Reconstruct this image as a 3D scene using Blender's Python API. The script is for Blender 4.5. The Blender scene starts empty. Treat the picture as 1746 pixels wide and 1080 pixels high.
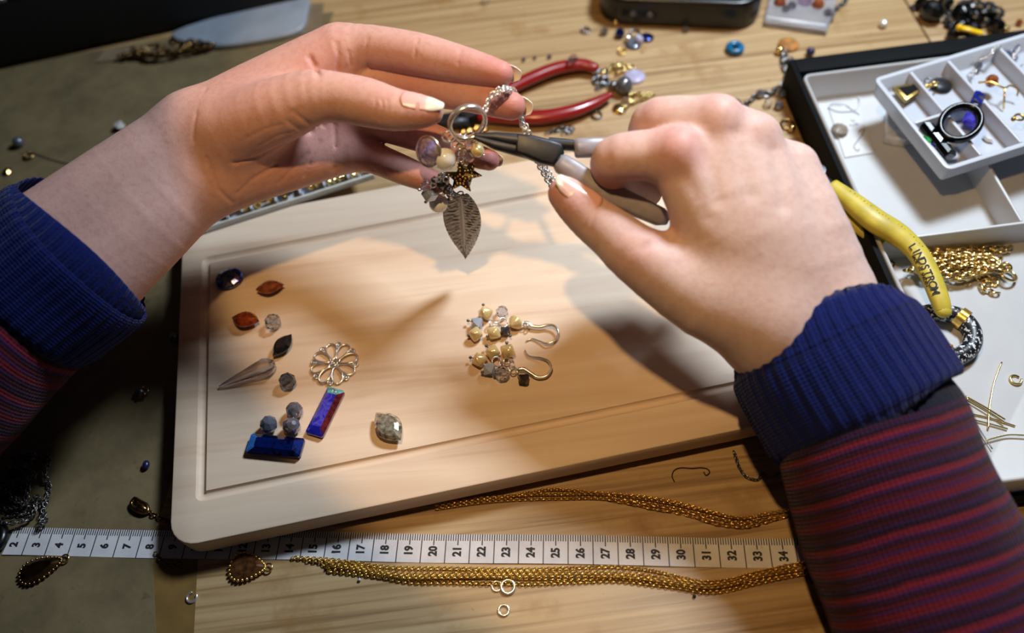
import bpy, bmesh, math, random
import numpy as np
from mathutils import Matrix, Vector, Euler
random.seed(7); rng = np.random.default_rng(7)
PI = math.pi
SC = bpy.context.scene
COL = SC.collection
S = 0.01                                            # geometry below is written in centimetres

# ------------------------------------------------------------------ camera
F, CX, CY = 1358.0, 873.0, 540.0                    # focal length in pixels of the 1746 x 1080 frame (28 mm)
PHI, RHO, CH = 1.00002284, -0.127605964, 32.307
_f = np.array([0, math.cos(PHI), -math.sin(PHI)]); _r = np.array([1.0, 0, 0]); _u = np.cross(_r, _f)
CR = math.cos(RHO) * _r + math.sin(RHO) * _u
CU = -math.sin(RHO) * _r + math.cos(RHO) * _u
CW = _f
CAM0 = np.array([0, 0, CH])
def at(x, y, h=0.0):                                # the point at height h seen at a pixel
    d = CW + (x - CX) / F * CR + (CY - y) / F * CU
    return CAM0 + (h - CH) / d[2] * d
def cw(x, y, z):                                    # the point at distance z along the view axis
    return CAM0 + z * (CW + (x - CX) / F * CR + (CY - y) / F * CU)
def hang(x, y, Y):                                  # the point on the upright plane y = Y
    d = CW + (x - CX) / F * CR + (CY - y) / F * CU
    return CAM0 + Y / d[1] * d
cam = bpy.data.cameras.new('camera'); cam.lens = 28; cam.sensor_width = 36; cam.clip_start = 0.005; cam.clip_end = 50
co = bpy.data.objects.new('camera', cam); COL.objects.link(co)
co.matrix_world = Matrix(((CR[0], CU[0], -CW[0], 0), (CR[1], CU[1], -CW[1], 0), (CR[2], CU[2], -CW[2], CH * S), (0, 0, 0, 1)))
cam.dof.use_dof = True; cam.dof.focus_distance = 0.335; cam.dof.aperture_fstop = 4.6
SC.camera = co

# ------------------------------------------------------------------ world, lights, exposure
def lin(c):
    return tuple(((v / 255 / 12.92) if v / 255 <= 0.04045 else ((v / 255 + 0.055) / 1.055) ** 2.4) for v in c)
wd = bpy.data.worlds.new('world'); SC.world = wd; wd.use_nodes = True
wd.node_tree.nodes['Background'].inputs[0].default_value = (0.60, 0.55, 0.62, 1)
wd.node_tree.nodes['Background'].inputs[1].default_value = 0.022
def aim(o, p, q):
    o.location = Vector(p) * S
    o.rotation_euler = (Vector(q) - Vector(p)).to_track_quat('-Z', 'Y').to_euler()
def spot(name, p, q, w, col, size, ang, blend):
    l = bpy.data.lights.new(name, 'SPOT'); l.energy = w; l.color = col; l.shadow_soft_size = size * S; l.spot_size = math.radians(ang); l.spot_blend = blend
    o = bpy.data.objects.new(name, l); COL.objects.link(o); aim(o, p, q); return o
def area(name, p, q, w, col, sx, sy):
    l = bpy.data.lights.new(name, 'AREA'); l.energy = w; l.color = col; l.shape = 'RECTANGLE'; l.size = sx * S; l.size_y = sy * S
    o = bpy.data.objects.new(name, l); COL.objects.link(o); aim(o, p, q); return o
spot('warm_lamp', (-1, 15, 46), (15.5, 31.5, 0), 4.0, (1.0, 0.62, 0.26), 0.9, 73, 0.08)
area('cool_lamp', (31, 44, 53), (4, 20, 0), 5.5, (0.78, 0.90, 1.0), 11, 11)
SC.view_settings.view_transform = 'Standard'; SC.view_settings.look = 'None'
SC.view_settings.exposure = 0.0; SC.view_settings.gamma = 1.0; SC.view_settings.use_curve_mapping = False

# ------------------------------------------------------------------ materials
def nodes(name):
    m = bpy.data.materials.new(name); m.use_nodes = True
    nt = m.node_tree
    return m, nt, nt.nodes['Principled BSDF']
def N(nt, t, **kw):
    n = nt.nodes.new(t)
    for k, v in kw.items():
        if hasattr(n, k): setattr(n, k, v)
        else: n.inputs[k.replace('_', ' ')].default_value = v
    return n
def ramp(nt, fac, stops, interp='LINEAR'):
    r = nt.nodes.new('ShaderNodeValToRGB'); r.color_ramp.interpolation = interp
    e = r.color_ramp.elements
    while len(e) < len(stops): e.new(0.5)
    for el, (p, c) in zip(e, stops): el.position = p; el.color = (*lin(c), 1)
    nt.links.new(fac, r.inputs[0]); return r.outputs[0]
def bump(nt, bs, h, strength, dist):
    b = nt.nodes.new('ShaderNodeBump'); b.inputs['Strength'].default_value = strength; b.inputs['Distance'].default_value = dist
    nt.links.new(h, b.inputs['Height']); nt.links.new(b.outputs[0], bs.inputs['Normal'])
def math_(nt, op, a, b=None, c=None):
    n = nt.nodes.new('ShaderNodeMath'); n.operation = op
    for i, v in enumerate((a, b, c)):
        if v is None: continue
        if isinstance(v, (int, float)): n.inputs[i].default_value = v
        else: nt.links.new(v, n.inputs[i])
    return n.outputs[0]
def mixc(nt, fac, a, b, mode='MIX'):
    n = nt.nodes.new('ShaderNodeMix'); n.data_type = 'RGBA'; n.blend_type = mode
    for s, v in ((n.inputs[0], fac), (n.inputs[6], a), (n.inputs[7], b)):
        if isinstance(v, (int, float)): s.default_value = v
        elif isinstance(v, tuple): s.default_value = (*lin(v), 1)
        else: nt.links.new(v, s)
    return n.outputs[2]
def coords(nt, scale=(1, 1, 1), rot=(0, 0, 0), out='Object'):
    t = nt.nodes.new('ShaderNodeTexCoord'); mp = nt.nodes.new('ShaderNodeMapping')
    mp.inputs['Scale'].default_value = scale; mp.inputs['Rotation'].default_value = rot
    nt.links.new(t.outputs[out], mp.inputs[0]); return mp.outputs[0]
def noise(nt, vec, scale, detail=4, rough=0.5, dist=0.0):
    n = nt.nodes.new('ShaderNodeTexNoise'); n.inputs['Scale'].default_value = scale; n.inputs['Detail'].default_value = detail
    n.inputs['Roughness'].default_value = rough; n.inputs['Distortion'].default_value = dist
    nt.links.new(vec, n.inputs['Vector']); return n.outputs[0]
def plain(name, c, rough=0.5, metal=0.0, vary=0.0, bmp=0.0, vscale=300, **kw):
    m, nt, bs = nodes(name)
    bs.inputs['Base Color'].default_value = (*lin(c), 1); bs.inputs['Roughness'].default_value = rough; bs.inputs['Metallic'].default_value = metal
    for k, v in kw.items():
        bs.inputs[k.replace('_', ' ')].default_value = v
    v = coords(nt)
    if vary:
        a = tuple(max(0, x * (1 - vary)) for x in c); b = tuple(min(255, x * (1 + vary)) for x in c)
        nt.links.new(ramp(nt, noise(nt, v, vscale, 5), [(0.3, a), (0.7, b)]), bs.inputs['Base Color'])
    if bmp: bump(nt, bs, noise(nt, v, vscale * 2, 4), bmp, 0.0005)
    return m

def m_table():
    m, nt, bs = nodes('oiled_pine')
    g = coords(nt, (6, 300, 6), (0, 0, 0.02)); big = coords(nt, (3, 14, 3)); fine = coords(nt, (25, 400, 25), (0, 0, 0.02))
    band = noise(nt, g, 1.0, 3, 0.55, 0.6)
    b2 = noise(nt, big, 2.2, 4, 0.6, 0.8)
    c = ramp(nt, band, [(0.34, (118, 88, 52)), (0.48, (160, 131, 92)), (0.66, (178, 150, 110))])
    c = mixc(nt, math_(nt, 'MULTIPLY', b2, 0.4), c, (170, 142, 104))
    blot = noise(nt, coords(nt), 26, 6, 0.62)
    c = mixc(nt, ramp(nt, blot, [(0.56, (0, 0, 0)), (0.72, (255, 255, 255))]), c, (140, 104, 58))
    dots = noise(nt, coords(nt), 210, 2, 0.4)
    c = mixc(nt, ramp(nt, dots, [(0.74, (0, 0, 0)), (0.80, (255, 255, 255))]), c, (84, 56, 30))
    nt.links.new(c, bs.inputs['Base Color'])
    bs.inputs['Roughness'].default_value = 0.46; bs.inputs['Specular IOR Level'].default_value = 0.55
    bump(nt, bs, noise(nt, fine, 1.0, 3), 0.25, 0.0004); return m
def m_paper():
    m, nt, bs = nodes('stained_paper')
    v = coords(nt)
    c = ramp(nt, noise(nt, v, 30, 8, 0.7), [(0.3, (88, 76, 54)), (0.55, (112, 98, 70)), (0.75, (124, 110, 80))])
    c = mixc(nt, ramp(nt, noise(nt, v, 140, 5, 0.6), [(0.62, (0, 0, 0)), (0.75, (255, 255, 255))]), c, (80, 66, 44))
    nt.links.new(c, bs.inputs['Base Color']); bs.inputs['Roughness'].default_value = 0.55
    bump(nt, bs, noise(nt, v, 60, 5), 0.2, 0.0006); return m
def m_board():
    m, nt, bs = nodes('pale_maple')
    a = 0.083 + 0.10
    g = coords(nt, (5, 70, 40), (0, 0, -a)); fine = coords(nt, (40, 700, 40), (0, 0, -a))
    c = ramp(nt, noise(nt, g, 1.0, 4, 0.55, 0.5), [(0.25, (188, 156, 126)), (0.42, (214, 189, 166)), (0.62, (226, 204, 182)), (0.8, (208, 183, 158))])
    big = noise(nt, coords(nt, (6, 26, 6), (0, 0, -a)), 1.3, 3, 0.5)
    c = mixc(nt, ramp(nt, big, [(0.60, (0, 0, 0)), (0.78, (150, 150, 150))]), c, (186, 150, 118))
    c = mixc(nt, math_(nt, 'MULTIPLY', noise(nt, fine, 1, 3), 0.22), c, (186, 160, 136))
    nt.links.new(c, bs.inputs['Base Color']); bs.inputs['Roughness'].default_value = 0.5; bs.inputs['Specular IOR Level'].default_value = 0.3
    bump(nt, bs, noise(nt, fine, 1.0, 3), 0.12, 0.0003); return m
def m_tape():
    m, nt, bs = nodes('printed_tape')
    uv = nt.nodes.new('ShaderNodeUVMap'); sp = nt.nodes.new('ShaderNodeSeparateXYZ'); nt.links.new(uv.outputs[0], sp.inputs[0])
    s, t = sp.outputs[0], sp.outputs[1]
    def line(period, off, half):                    # 1 on lines at s = off + k * period
        w = math_(nt, 'ABSOLUTE', math_(nt, 'SUBTRACT', math_(nt, 'FRACT', math_(nt, 'ADD', math_(nt, 'DIVIDE', math_(nt, 'SUBTRACT', s, off), period), 0.5)), 0.5))
        return math_(nt, 'LESS_THAN', w, half / period)
    mm = math_(nt, 'MULTIPLY', line(0.1, 0, 0.020), math_(nt, 'GREATER_THAN', t, 0.90))
    med = math_(nt, 'MULTIPLY', line(1.0, 0.0, 0.024), math_(nt, 'GREATER_THAN', t, 0.72))
    full = line(1.0, 0.5, 0.022)
    ink = math_(nt, 'MAXIMUM', math_(nt, 'MAXIMUM', mm, med), full)
    v = coords(nt)
    base = ramp(nt, noise(nt, v, 90, 6, 0.6), [(0.3, (186, 184, 190)), (0.7, (206, 203, 206))])
    base = mixc(nt, ramp(nt, noise(nt, v, 150, 3), [(0.70, (0, 0, 0)), (0.78, (200, 200, 200))]), base, (120, 100, 74))
    nt.links.new(mixc(nt, ink, base, (34, 28, 32)), bs.inputs['Base Color'])
    bs.inputs['Roughness'].default_value = 0.55; bump(nt, bs, noise(nt, v, 900, 2), 0.15, 0.0002); return m
def m_skin(name, pale, pink):
    m, nt, bs = nodes(name)
    at_ = nt.nodes.new('ShaderNodeAttribute'); at_.attribute_name = 'flush'
    v = coords(nt)
    n1 = noise(nt, v, 55, 5, 0.6)
    base = mixc(nt, n1, tuple(int(x * 0.95) for x in pale), tuple(min(255, int(x * 1.05)) for x in pale))
    c = mixc(nt, at_.outputs['Fac'], base, pink)
    c = mixc(nt, ramp(nt, noise(nt, v, 420, 3, 0.6), [(0.45, (0, 0, 0)), (0.85, (150, 150, 150))]), c, tuple(int(x * 0.86) for x in pink))
    nt.links.new(c, bs.inputs['Base Color'])
    bs.inputs['Roughness'].default_value = 0.56; bs.inputs['Specular IOR Level'].default_value = 0.4; bs.inputs['Subsurface Weight'].default_value = 0.22
    bs.inputs['Subsurface Radius'].default_value = (1.0, 0.35, 0.2); bs.inputs['Subsurface Scale'].default_value = 0.003
    vo = nt.nodes.new('ShaderNodeTexVoronoi'); vo.inputs['Scale'].default_value = 900; nt.links.new(v, vo.inputs['Vector'])
    h = math_(nt, 'ADD', math_(nt, 'MULTIPLY', vo.outputs[0], 0.6), math_(nt, 'MULTIPLY', noise(nt, v, 240, 5, 0.65), 1.6))
    bump(nt, bs, h, 0.18, 0.0003); return m
def m_nail():
    m, nt, bs = nodes('fingernail')
    uv = nt.nodes.new('ShaderNodeUVMap'); sp = nt.nodes.new('ShaderNodeSeparateXYZ'); nt.links.new(uv.outputs[0], sp.inputs[0])
    c = ramp(nt, sp.outputs[0], [(0.0, (222, 168, 160)), (0.60, (226, 178, 172)), (0.68, (226, 218, 208)), (1.0, (232, 228, 218))])
    nt.links.new(c, bs.inputs['Base Color']); bs.inputs['Roughness'].default_value = 0.22; bs.inputs['Coat Weight'].default_value = 0.35
    bs.inputs['Subsurface Weight'].default_value = 0.1; bs.inputs['Subsurface Scale'].default_value = 0.002; return m
def m_knit(name, c, stripes=False):
    m, nt, bs = nodes(name)
    uv = nt.nodes.new('ShaderNodeUVMap'); sp = nt.nodes.new('ShaderNodeSeparateXYZ'); nt.links.new(uv.outputs[0], sp.inputs[0])
    v = coords(nt)
    if stripes:
        wob = math_(nt, 'MULTIPLY', noise(nt, v, 60, 3), 0.10)
        f = math_(nt, 'FRACT', math_(nt, 'ADD', math_(nt, 'DIVIDE', sp.outputs[1], 1.52), wob))
        k = ramp(nt, f, [(0.0, (80, 18, 31)), (0.10, (97, 23, 38)), (0.17, (45, 21, 62)), (0.25, (36, 10, 20)), (0.34, (70, 15, 26)), (0.40, (42, 21, 60)), (0.48, (82, 16, 28)), (0.58, (84, 18, 30)), (0.64, (47, 23, 63)), (0.70, (31, 10, 21)), (0.80, (52, 13, 28)), (0.88, (38, 21, 55)), (0.94, (31, 11, 26))])
        band = ramp(nt, math_(nt, 'LESS_THAN', sp.outputs[1], 1.15), [(0, (0, 0, 0)), (1, (255, 255, 255))])
        k = mixc(nt, band, k, (14, 18, 36))
    else:
        k = mixc(nt, noise(nt, v, 500, 3), tuple(int(x * 0.75) for x in c), tuple(min(255, int(x * 1.2)) for x in c))
    nt.links.new(k, bs.inputs['Base Color']); bs.inputs['Roughness'].default_value = 0.95; bs.inputs['Specular IOR Level'].default_value = 0.1
    bs.inputs['Sheen Weight'].default_value = 0.08; bs.inputs['Sheen Roughness'].default_value = 0.5
    st = math_(nt, 'SINE', math_(nt, 'MULTIPLY', sp.outputs[1], 2 * PI / 0.13))
    sx = math_(nt, 'SINE', math_(nt, 'MULTIPLY', sp.outputs[0], 2 * PI * 130))
    h = math_(nt, 'ADD', math_(nt, 'MULTIPLY', st, 0.3), math_(nt, 'ADD', math_(nt, 'MULTIPLY', sx, 0.3), noise(nt, v, 900, 3)))
    bump(nt, bs, h, 0.7, 0.0006); return m
def m_glass(name, c, rough=0.02, ior=1.55):
    m, nt, bs = nodes(name)
    bs.inputs['Base Color'].default_value = (*lin(c), 1); bs.inputs['Roughness'].default_value = rough
    bs.inputs['Transmission Weight'].default_value = 0.98; bs.inputs['IOR'].default_value = ior
    return m
def m_aurora(name, stops, trans=0.35, metal=0.55):      # iridescent coating: the colour shifts with the facet's tilt
    m, nt, bs = nodes(name)
    lw = nt.nodes.new('ShaderNodeLayerWeight'); lw.inputs[0].default_value = 0.5
    ge = nt.nodes.new('ShaderNodeNewGeometry')
    f = math_(nt, 'ADD', math_(nt, 'MULTIPLY', lw.outputs['Facing'], 0.5), math_(nt, 'MULTIPLY', noise(nt, coords(nt, (1, 1, 1), (0, 0, .9)), 190, 2, .5, 1.2), 1.5))
    f = math_(nt, 'FRACT', f)
    nt.links.new(ramp(nt, f, stops), bs.inputs['Base Color'])
    bs.inputs['Metallic'].default_value = metal; bs.inputs['Roughness'].default_value = 0.12
    bs.inputs['Transmission Weight'].default_value = trans; bs.inputs['Coat Weight'].default_value = 0.8; bs.inputs['Coat Roughness'].default_value = 0.03
    return m
def m_speckle():
    m, nt, bs = nodes('speckled_cord')
    v = coords(nt)
    nt.links.new(ramp(nt, noise(nt, v, 620, 3, 0.6), [(0.52, (16, 16, 22)), (0.57, (200, 204, 210))], 'CONSTANT'), bs.inputs['Base Color'])
    bs.inputs['Roughness'].default_value = 0.4; return m
def m_leaf():
    m, nt, bs = nodes('etched_pewter')
    bs.inputs['Base Color'].default_value = (*lin((146, 145, 145)), 1); bs.inputs['Metallic'].default_value = 0.9; bs.inputs['Roughness'].default_value = 0.38
    bump(nt, bs, noise(nt, coords(nt), 900, 3), 0.4, 0.0003); return m
MT = dict(
    table=m_table(), paper=m_paper(), board=m_board(), tape=m_tape(), nail=m_nail(), leaf=m_leaf(), speckle=m_speckle(),
    skinL=m_skin('skin_left', (200, 158, 147), (184, 92, 90)), skinR=m_skin('skin_right', (202, 175, 168), (190, 106, 103)),
    navy=m_knit('navy_rib', (11, 22, 76)), stripe=m_knit('striped_knit', (90, 20, 40), True),
    silver=plain('silver', (240, 236, 232), 0.22, 0.85, 0.05), gold=plain('gold', (240, 190, 100), 0.24, 0.88, 0.12, vscale=600), oldgold=plain('antique_gold', (140, 116, 64), 0.3, 0.9, 0.35, vscale=900), starmetal=plain('dark_bronze', (66, 52, 28), 0.4, 0.8, 0.3, vscale=900),
    palegold=plain('pale_gold', (232, 205, 140), 0.2, 1.0, 0.06), darkmetal=plain('dark_metal', (120, 117, 116), 0.3, 0.85, 0.3, vscale=500), gun=plain('gunmetal', (44, 46, 52), 0.42, 0.6, 0.12),
    steel=plain('brushed_steel', (120, 124, 132), 0.3, 1.0, 0.06), bronze=plain('bronze', (142, 112, 72), 0.25, 1.0, 0.25),
    pearl=plain('white_pearl', (236, 241, 240), 0.2, 0.0, 0.0, Coat_Weight=0.9, Coat_Roughness=0.06), goldpearl=plain('cream_pearl', (226, 200, 142), 0.2, 0.25, 0.06, Coat_Weight=0.6), greypearl=plain('grey_pearl', (92, 96, 106), 0.15, 0.4, 0.05, Coat_Weight=0.7),
    clear=m_glass('clear_crystal', (244, 244, 250)), smoke=m_glass('smoke_crystal', (150, 150, 160)), lilac=m_glass('lilac_crystal', (226, 204, 240)), opal=plain('milky_opal', (176, 186, 206), 0.15, 0.0, 0.05, Transmission_Weight=0.25, Coat_Weight=0.6),
    silverbead=plain('silvered_crystal', (150, 148, 160), 0.08, 0.75, 0.2, vscale=260), greybead=plain('grey_crystal', (120, 128, 146), 0.06, 0.35, 0.2, Transmission_Weight=0.4, vscale=260),
    amber=plain('amber_crystal', (150, 62, 20), 0.08, 0.25, 0.35, vscale=380, Transmission_Weight=0.35, Coat_Weight=0.8), copper=plain('copper_crystal', (154, 86, 54), 0.1, 0.45, 0.35, vscale=380, Coat_Weight=0.7), black=plain('black_crystal', (34, 32, 34), 0.08, 0.3, 0.3, Coat_Weight=0.8),
    blueab=m_aurora('blue_aurora', [(0.0, (20, 30, 130)), (0.30, (50, 76, 226)), (0.45, (20, 24, 80)), (0.58, (60, 70, 200)), (0.72, (24, 26, 70)), (0.86, (130, 126, 130)), (1.0, (16, 24, 110))], 0.3, 0.35),
    purpleab=m_aurora('violet_aurora', [(0.0, (50, 46, 200)), (0.28, (96, 84, 230)), (0.42, (40, 44, 200)), (0.52, (120, 50, 90)), (0.60, (70, 60, 220)), (0.80, (110, 100, 236)), (1.0, (50, 46, 200))], 0.25, 0.3),
    navyab=m_aurora('navy_crystal', [(0.0, (4, 8, 44)), (0.5, (8, 20, 84)), (0.7, (10, 40, 130)), (1.0, (4, 10, 40))], 0.1, 0.6),
    patina=plain('rose_patina_crystal', (196, 170, 150), 0.1, 0.7, 0.45, vscale=520, Coat_Weight=0.8),
    red=plain('red_vinyl', (132, 20, 20), 0.28, 0, 0.06, Coat_Weight=0.3), yellow=plain('yellow_vinyl', (186, 168, 58), 0.45, 0, 0.08, vscale=120), grip=plain('grey_vinyl', (142, 138, 148), 0.4, 0, 0.05), ink=plain('black_ink', (26, 24, 28), 0.7, bmp=0.1), yink=plain('worn_ink', (88, 80, 40), 0.7, bmp=0.1),
    white=plain('white_plastic', (182, 184, 188), 0.4, 0, 0.015, vscale=60, bmp=0.05), white2=plain('milk_plastic', (180, 185, 196), 0.35, 0, 0.015, vscale=60, Subsurface_Weight=0.1, Subsurface_Scale=0.002), blackcard=plain('black_card', (6, 7, 10), 0.7, 0, 0.2, bmp=0.2, Specular_IOR_Level=0.12), blackgloss=plain('black_gloss', (5, 6, 9), 0.3, 0, 0.1), onyx=plain('onyx', (7, 7, 10), 0.2, 0, 0.2, Specular_IOR_Level=0.3),
    blackcloth=plain('black_fabric', (3, 4, 6), 0.8, 0, 0.3, bmp=0.4), card=plain('white_card', (194, 196, 200), 0.6, 0, 0.02, bmp=0.1), foil=plain('white_foil', (208, 206, 204), 0.3, 0.3, 0.1, bmp=0.3), film=plain('clear_film', (226, 226, 232), 0.15, 0, 0, Transmission_Weight=0.75, IOR=1.1), thread=plain('dark_thread', (40, 26, 16), 0.9, bmp=0.2),
    blue=plain('blue_glass', (24, 92, 132), 0.2, 0, 0.2), green=plain('green_stone', (40, 120, 60), 0.15, 0, 0.3), yellowtag=plain('yellow_plastic', (222, 180, 20), 0.35, 0, 0.1), rust=plain('tan_suede', (140, 92, 36), 0.7, 0, 0.35, bmp=0.4), violetdisc=plain('lavender_disc', (164, 160, 190), 0.3, 0, 0.1),
)

# ------------------------------------------------------------------ mesh helpers
class MB:
    def __init__(s): s.v = []; s.f = []; s.n = 0; s.uv = []
    def add(s, v, f, M=None, uv=None):
        v = np.asarray(v, float).reshape(-1, 3)
        if M is not None: v = v @ M[:3, :3].T + M[:3, 3]
        s.v.append(v); s.f += [tuple(i + s.n for i in q) for q in f]; s.n += len(v)
        s.uv.append(np.zeros((len(v), 2)) if uv is None else np.asarray(uv, float)); return s
    def build(s, name, mat, parent=None, smooth=True, org=None, kind=None, flat_angle=None):
        v = np.concatenate(s.v)
        if parent is not None and org is None: org = ORG[parent.name]
        org = np.zeros(3) if org is None else np.asarray(org, float)
        me = bpy.data.meshes.new(name); me.from_pydata(((v - org) * S).tolist(), [], s.f); me.validate(clean_customdata=False)
        uvs = np.concatenate(s.uv)
        if np.any(uvs):
            lay = me.uv_layers.new(name='UVMap'); idx = np.zeros(len(me.loops), dtype=np.int32); me.loops.foreach_get('vertex_index', idx)
            lay.data.foreach_set('uv', uvs[idx].astype(np.float32).ravel())
        bm = bmesh.new(); bm.from_mesh(me); bmesh.ops.recalc_face_normals(bm, faces=bm.faces); bm.to_mesh(me); bm.free()
        if smooth:
            me.polygons.foreach_set('use_smooth', [True] * len(me.polygons))
            if flat_angle is not None: me.set_sharp_from_angle(angle=math.radians(flat_angle))
        me.materials.append(MT[mat])
        o = bpy.data.objects.new(name, me); COL.objects.link(o)
        if parent is not None: o.parent = parent; ORG[o.name] = org
        else: o.location = Vector(org) * S; ORG[o.name] = org
        if kind: o['kind'] = kind
        return o
ORG = {}
def thing(name, label, cat, pos, group=None):
    o = bpy.data.objects.new(name, None); COL.objects.link(o); o.empty_display_size = 0.005
    o.location = Vector(pos) * S; ORG[o.name] = np.asarray(pos, float); tag(o, label, cat, group); return o
def tag(o, label, cat, group=None):
    o['label'] = label; o['category'] = cat
    if group: o['group'] = group
    return o
def fr(pos=(0, 0, 0), yaw=0, pitch=0, roll=0, sc=1):       # frame: rotate about x (roll), y (pitch), z (yaw), then move
    M = np.eye(4); M[:3, :3] = np.array(Euler((roll, pitch, yaw), 'XYZ').to_matrix()) * sc; M[:3, 3] = pos; return M
def axes(pos, x, z):                                       # frame with given x direction and approximate z
    x = np.asarray(x, float); x = x / np.linalg.norm(x); z = np.asarray(z, float); z = z - x * (z @ x); z /= np.linalg.norm(z)
    M = np.eye(4); M[:3, 0] = x; M[:3, 1] = np.cross(z, x); M[:3, 2] = z; M[:3, 3] = pos; return M
def spline(P, n=8, closed=False):                          # Catmull-Rom through points (extra columns allowed)
    P = np.asarray(P, float); m = len(P); out = []
    for i in range(m if closed else m - 1):
        g = (lambda k: P[k % m]) if closed else (lambda k: P[min(max(k, 0), m - 1)])
        a, b, c, d = g(i - 1), g(i), g(i + 1), g(i + 2)
        for t in np.linspace(0, 1, n, endpoint=False):
            out.append(0.5 * (2 * b + (c - a) * t + (2 * a - 5 * b + 4 * c - d) * t * t + (3 * b - a - 3 * c + d) * t ** 3))
    if not closed: out.append(P[-1])
    return np.array(out)
def frames(P, closed=False):
    P = np.asarray(P, float)
    T = (np.roll(P, -1, 0) - np.roll(P, 1, 0)) if closed else np.gradient(P, axis=0)
    T /= np.maximum(np.linalg.norm(T, axis=1, keepdims=True), 1e-9)
    n = np.cross(T[0], [0.13, 0.21, 0.97]); 
    if np.linalg.norm(n) < 0.1: n = np.cross(T[0], [1, 0, 0])
    n /= np.linalg.norm(n); Ns = []
    for t in T:
        n = n - t * (n @ t); n /= np.linalg.norm(n); Ns.append(n)
    Ns = np.array(Ns); return T, Ns, np.cross(T, Ns)
def rings(mb, R, closed=False, cap=True, M=None, uv=None):  # loft through rings of equal count
    k = len(R[0]); m = len(R); v = np.concatenate(R); f = []
    for i in range(m if closed else m - 1):
        a = i * k; b = ((i + 1) % m) * k
        for j in range(k): f.append((a + j, a + (j + 1) % k, b + (j + 1) % k, b + j))
    if cap and not closed: f.append(tuple(range(k))[::-1]); f.append(tuple((m - 1) * k + j for j in range(k)))
    return mb.add(v, f, M, uv)
def tube(mb, P, r, n=8, closed=False, cap=True, flat=1.0, up=None, M=None):
    P = np.asarray(P, float); T, A, B = frames(P, closed)
    if up is not None:
        B = np.array([np.asarray(up, float) - t * (np.asarray(up) @ t) for t in T]); B /= np.linalg.norm(B, axis=1, keepdims=True); A = np.cross(B, T)
    r = np.broadcast_to(np.asarray(r, float), (len(P),)); th = np.linspace(0, 2 * PI, n, endpoint=False)
    R = [p + rr * (np.cos(th)[:, None] * a + flat * np.sin(th)[:, None] * b) for p, rr, a, b in zip(P, r, A, B)]
    return rings(mb, R, closed, cap, M)
def lathe(mb, prof, n=16, M=None, twist=False, sx=1, sy=1):
    R = []
    for i, (r, z) in enumerate(prof):
        th = np.linspace(0, 2 * PI, n, endpoint=False) + (PI / n if twist and i % 2 else 0)
        R.append(np.stack([sx * r * np.cos(th), sy * r * np.sin(th), np.full(n, z)], 1))
    if not twist: return rings(mb, R, M=M)
    v = np.concatenate(R); f = []
    for i in range(len(R) - 1):
        a, b = i * n, (i + 1) * n
        for j in range(n):
            j2 = (j + 1) % n
            if i % 2 == 0: f += [(a + j, a + j2, b + j), (a + j2, b + j2, b + j)]
            else: f += [(a + j, b + j2, b + j), (a + j, a + j2, b + j2)]
    f += [tuple(range(n))[::-1], tuple((len(R) - 1) * n + j for j in range(n))]
    return mb.add(v, f, M)
def ball(mb, c, r, n=12, m=8, sc=(1, 1, 1)):
    prof = [(max(r * math.sin(t), r * 0.02), -r * math.cos(t)) for t in np.linspace(0, PI, m + 1)]
    M = np.eye(4); M[:3, 3] = c; M[0, 0], M[1, 1], M[2, 2] = sc
    return lathe(mb, prof, n, M)
def facet(mb, c, r, M0=None, n=8, sq=1.0):                 # cut round bead with triangular facets
    prof = [(r * 0.25, -r * 0.96 * sq), (r * 0.74, -r * 0.68 * sq), (r, 0), (r * 0.74, r * 0.68 * sq), (r * 0.25, r * 0.96 * sq)]
    M = fr(c) if M0 is None else M0
    return lathe(mb, prof, n, M, True)
def bicone(mb, M, r, h, n=6):
    return lathe(mb, [(r * 0.18, -h), (r, 0), (r * 0.18, h)], n, M)
def outline(kind, a, b, n=16):
    if kind == 'navette':
        t = np.linspace(-1, 1, n // 2 + 1); top = np.stack([a * t, b * (1 - np.abs(t) ** 1.9)], 1); bot = np.stack([a * t[::-1], -b * (1 - np.abs(t[::-1]) ** 1.9)], 1)
        return np.concatenate([top[:-1], bot[:-1]])
    if kind == 'oval':
        th = np.linspace(0, 2 * PI, n, endpoint=False); return np.stack([a * np.cos(th), b * np.sin(th)], 1)
    if kind == 'pear':
        th = np.linspace(0, 2 * PI, n, endpoint=False); return np.stack([a * np.cos(th), b * np.sin(th) * (1 - 0.55 * np.cos(th)) ** 0.8], 1)
    if kind == 'rect':
        c = min(a, b) * 0.16; return np.array([[-a, -b + c], [-a + c, -b], [a - c, -b], [a, -b + c], [a, b - c], [a - c, b], [-a + c, b], [-a, b - c]])
def gem(mb, out, prof, M=None):                            # stack of scaled outlines, split into triangles
    k = len(out); v = []; f = []
    for s, z in prof:
        sx, sy = s if isinstance(s, tuple) else (s, s)
        v.append(np.column_stack([out[:, 0] * sx, out[:, 1] * sy, np.full(k, z)]))
    for i in range(len(prof) - 1):
        a, b = i * k, (i + 1) * k
        for j in range(k):
            j2 = (j + 1) % k
            f += [(a + j, a + j2, b + j), (a + j2, b + j2, b + j)] if (j + i) % 2 else [(a + j, a + j2, b + j2), (a + j, b + j2, b + j)]
    f += [tuple(range(k))[::-1], tuple((len(prof) - 1) * k + j for j in range(k))]
    return mb.add(np.concatenate(v), f, M)
def box(mb, x0, x1, y0, y1, z0, z1, M=None, c=0.0):
    if c <= 0:
        v = [(x, y, z) for z in (z0, z1) for x, y in ((x0, y0), (x1, y0), (x1, y1), (x0, y1))]
        return mb.add(v, [(3, 2, 1, 0), (4, 5, 6, 7), (0, 1, 5, 4), (1, 2, 6, 5), (2, 3, 7, 6), (3, 0, 4, 7)], M)
    return slab(mb, rrect(x0, x1, y0, y1, c, 2), z0, z1, c, M)
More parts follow.
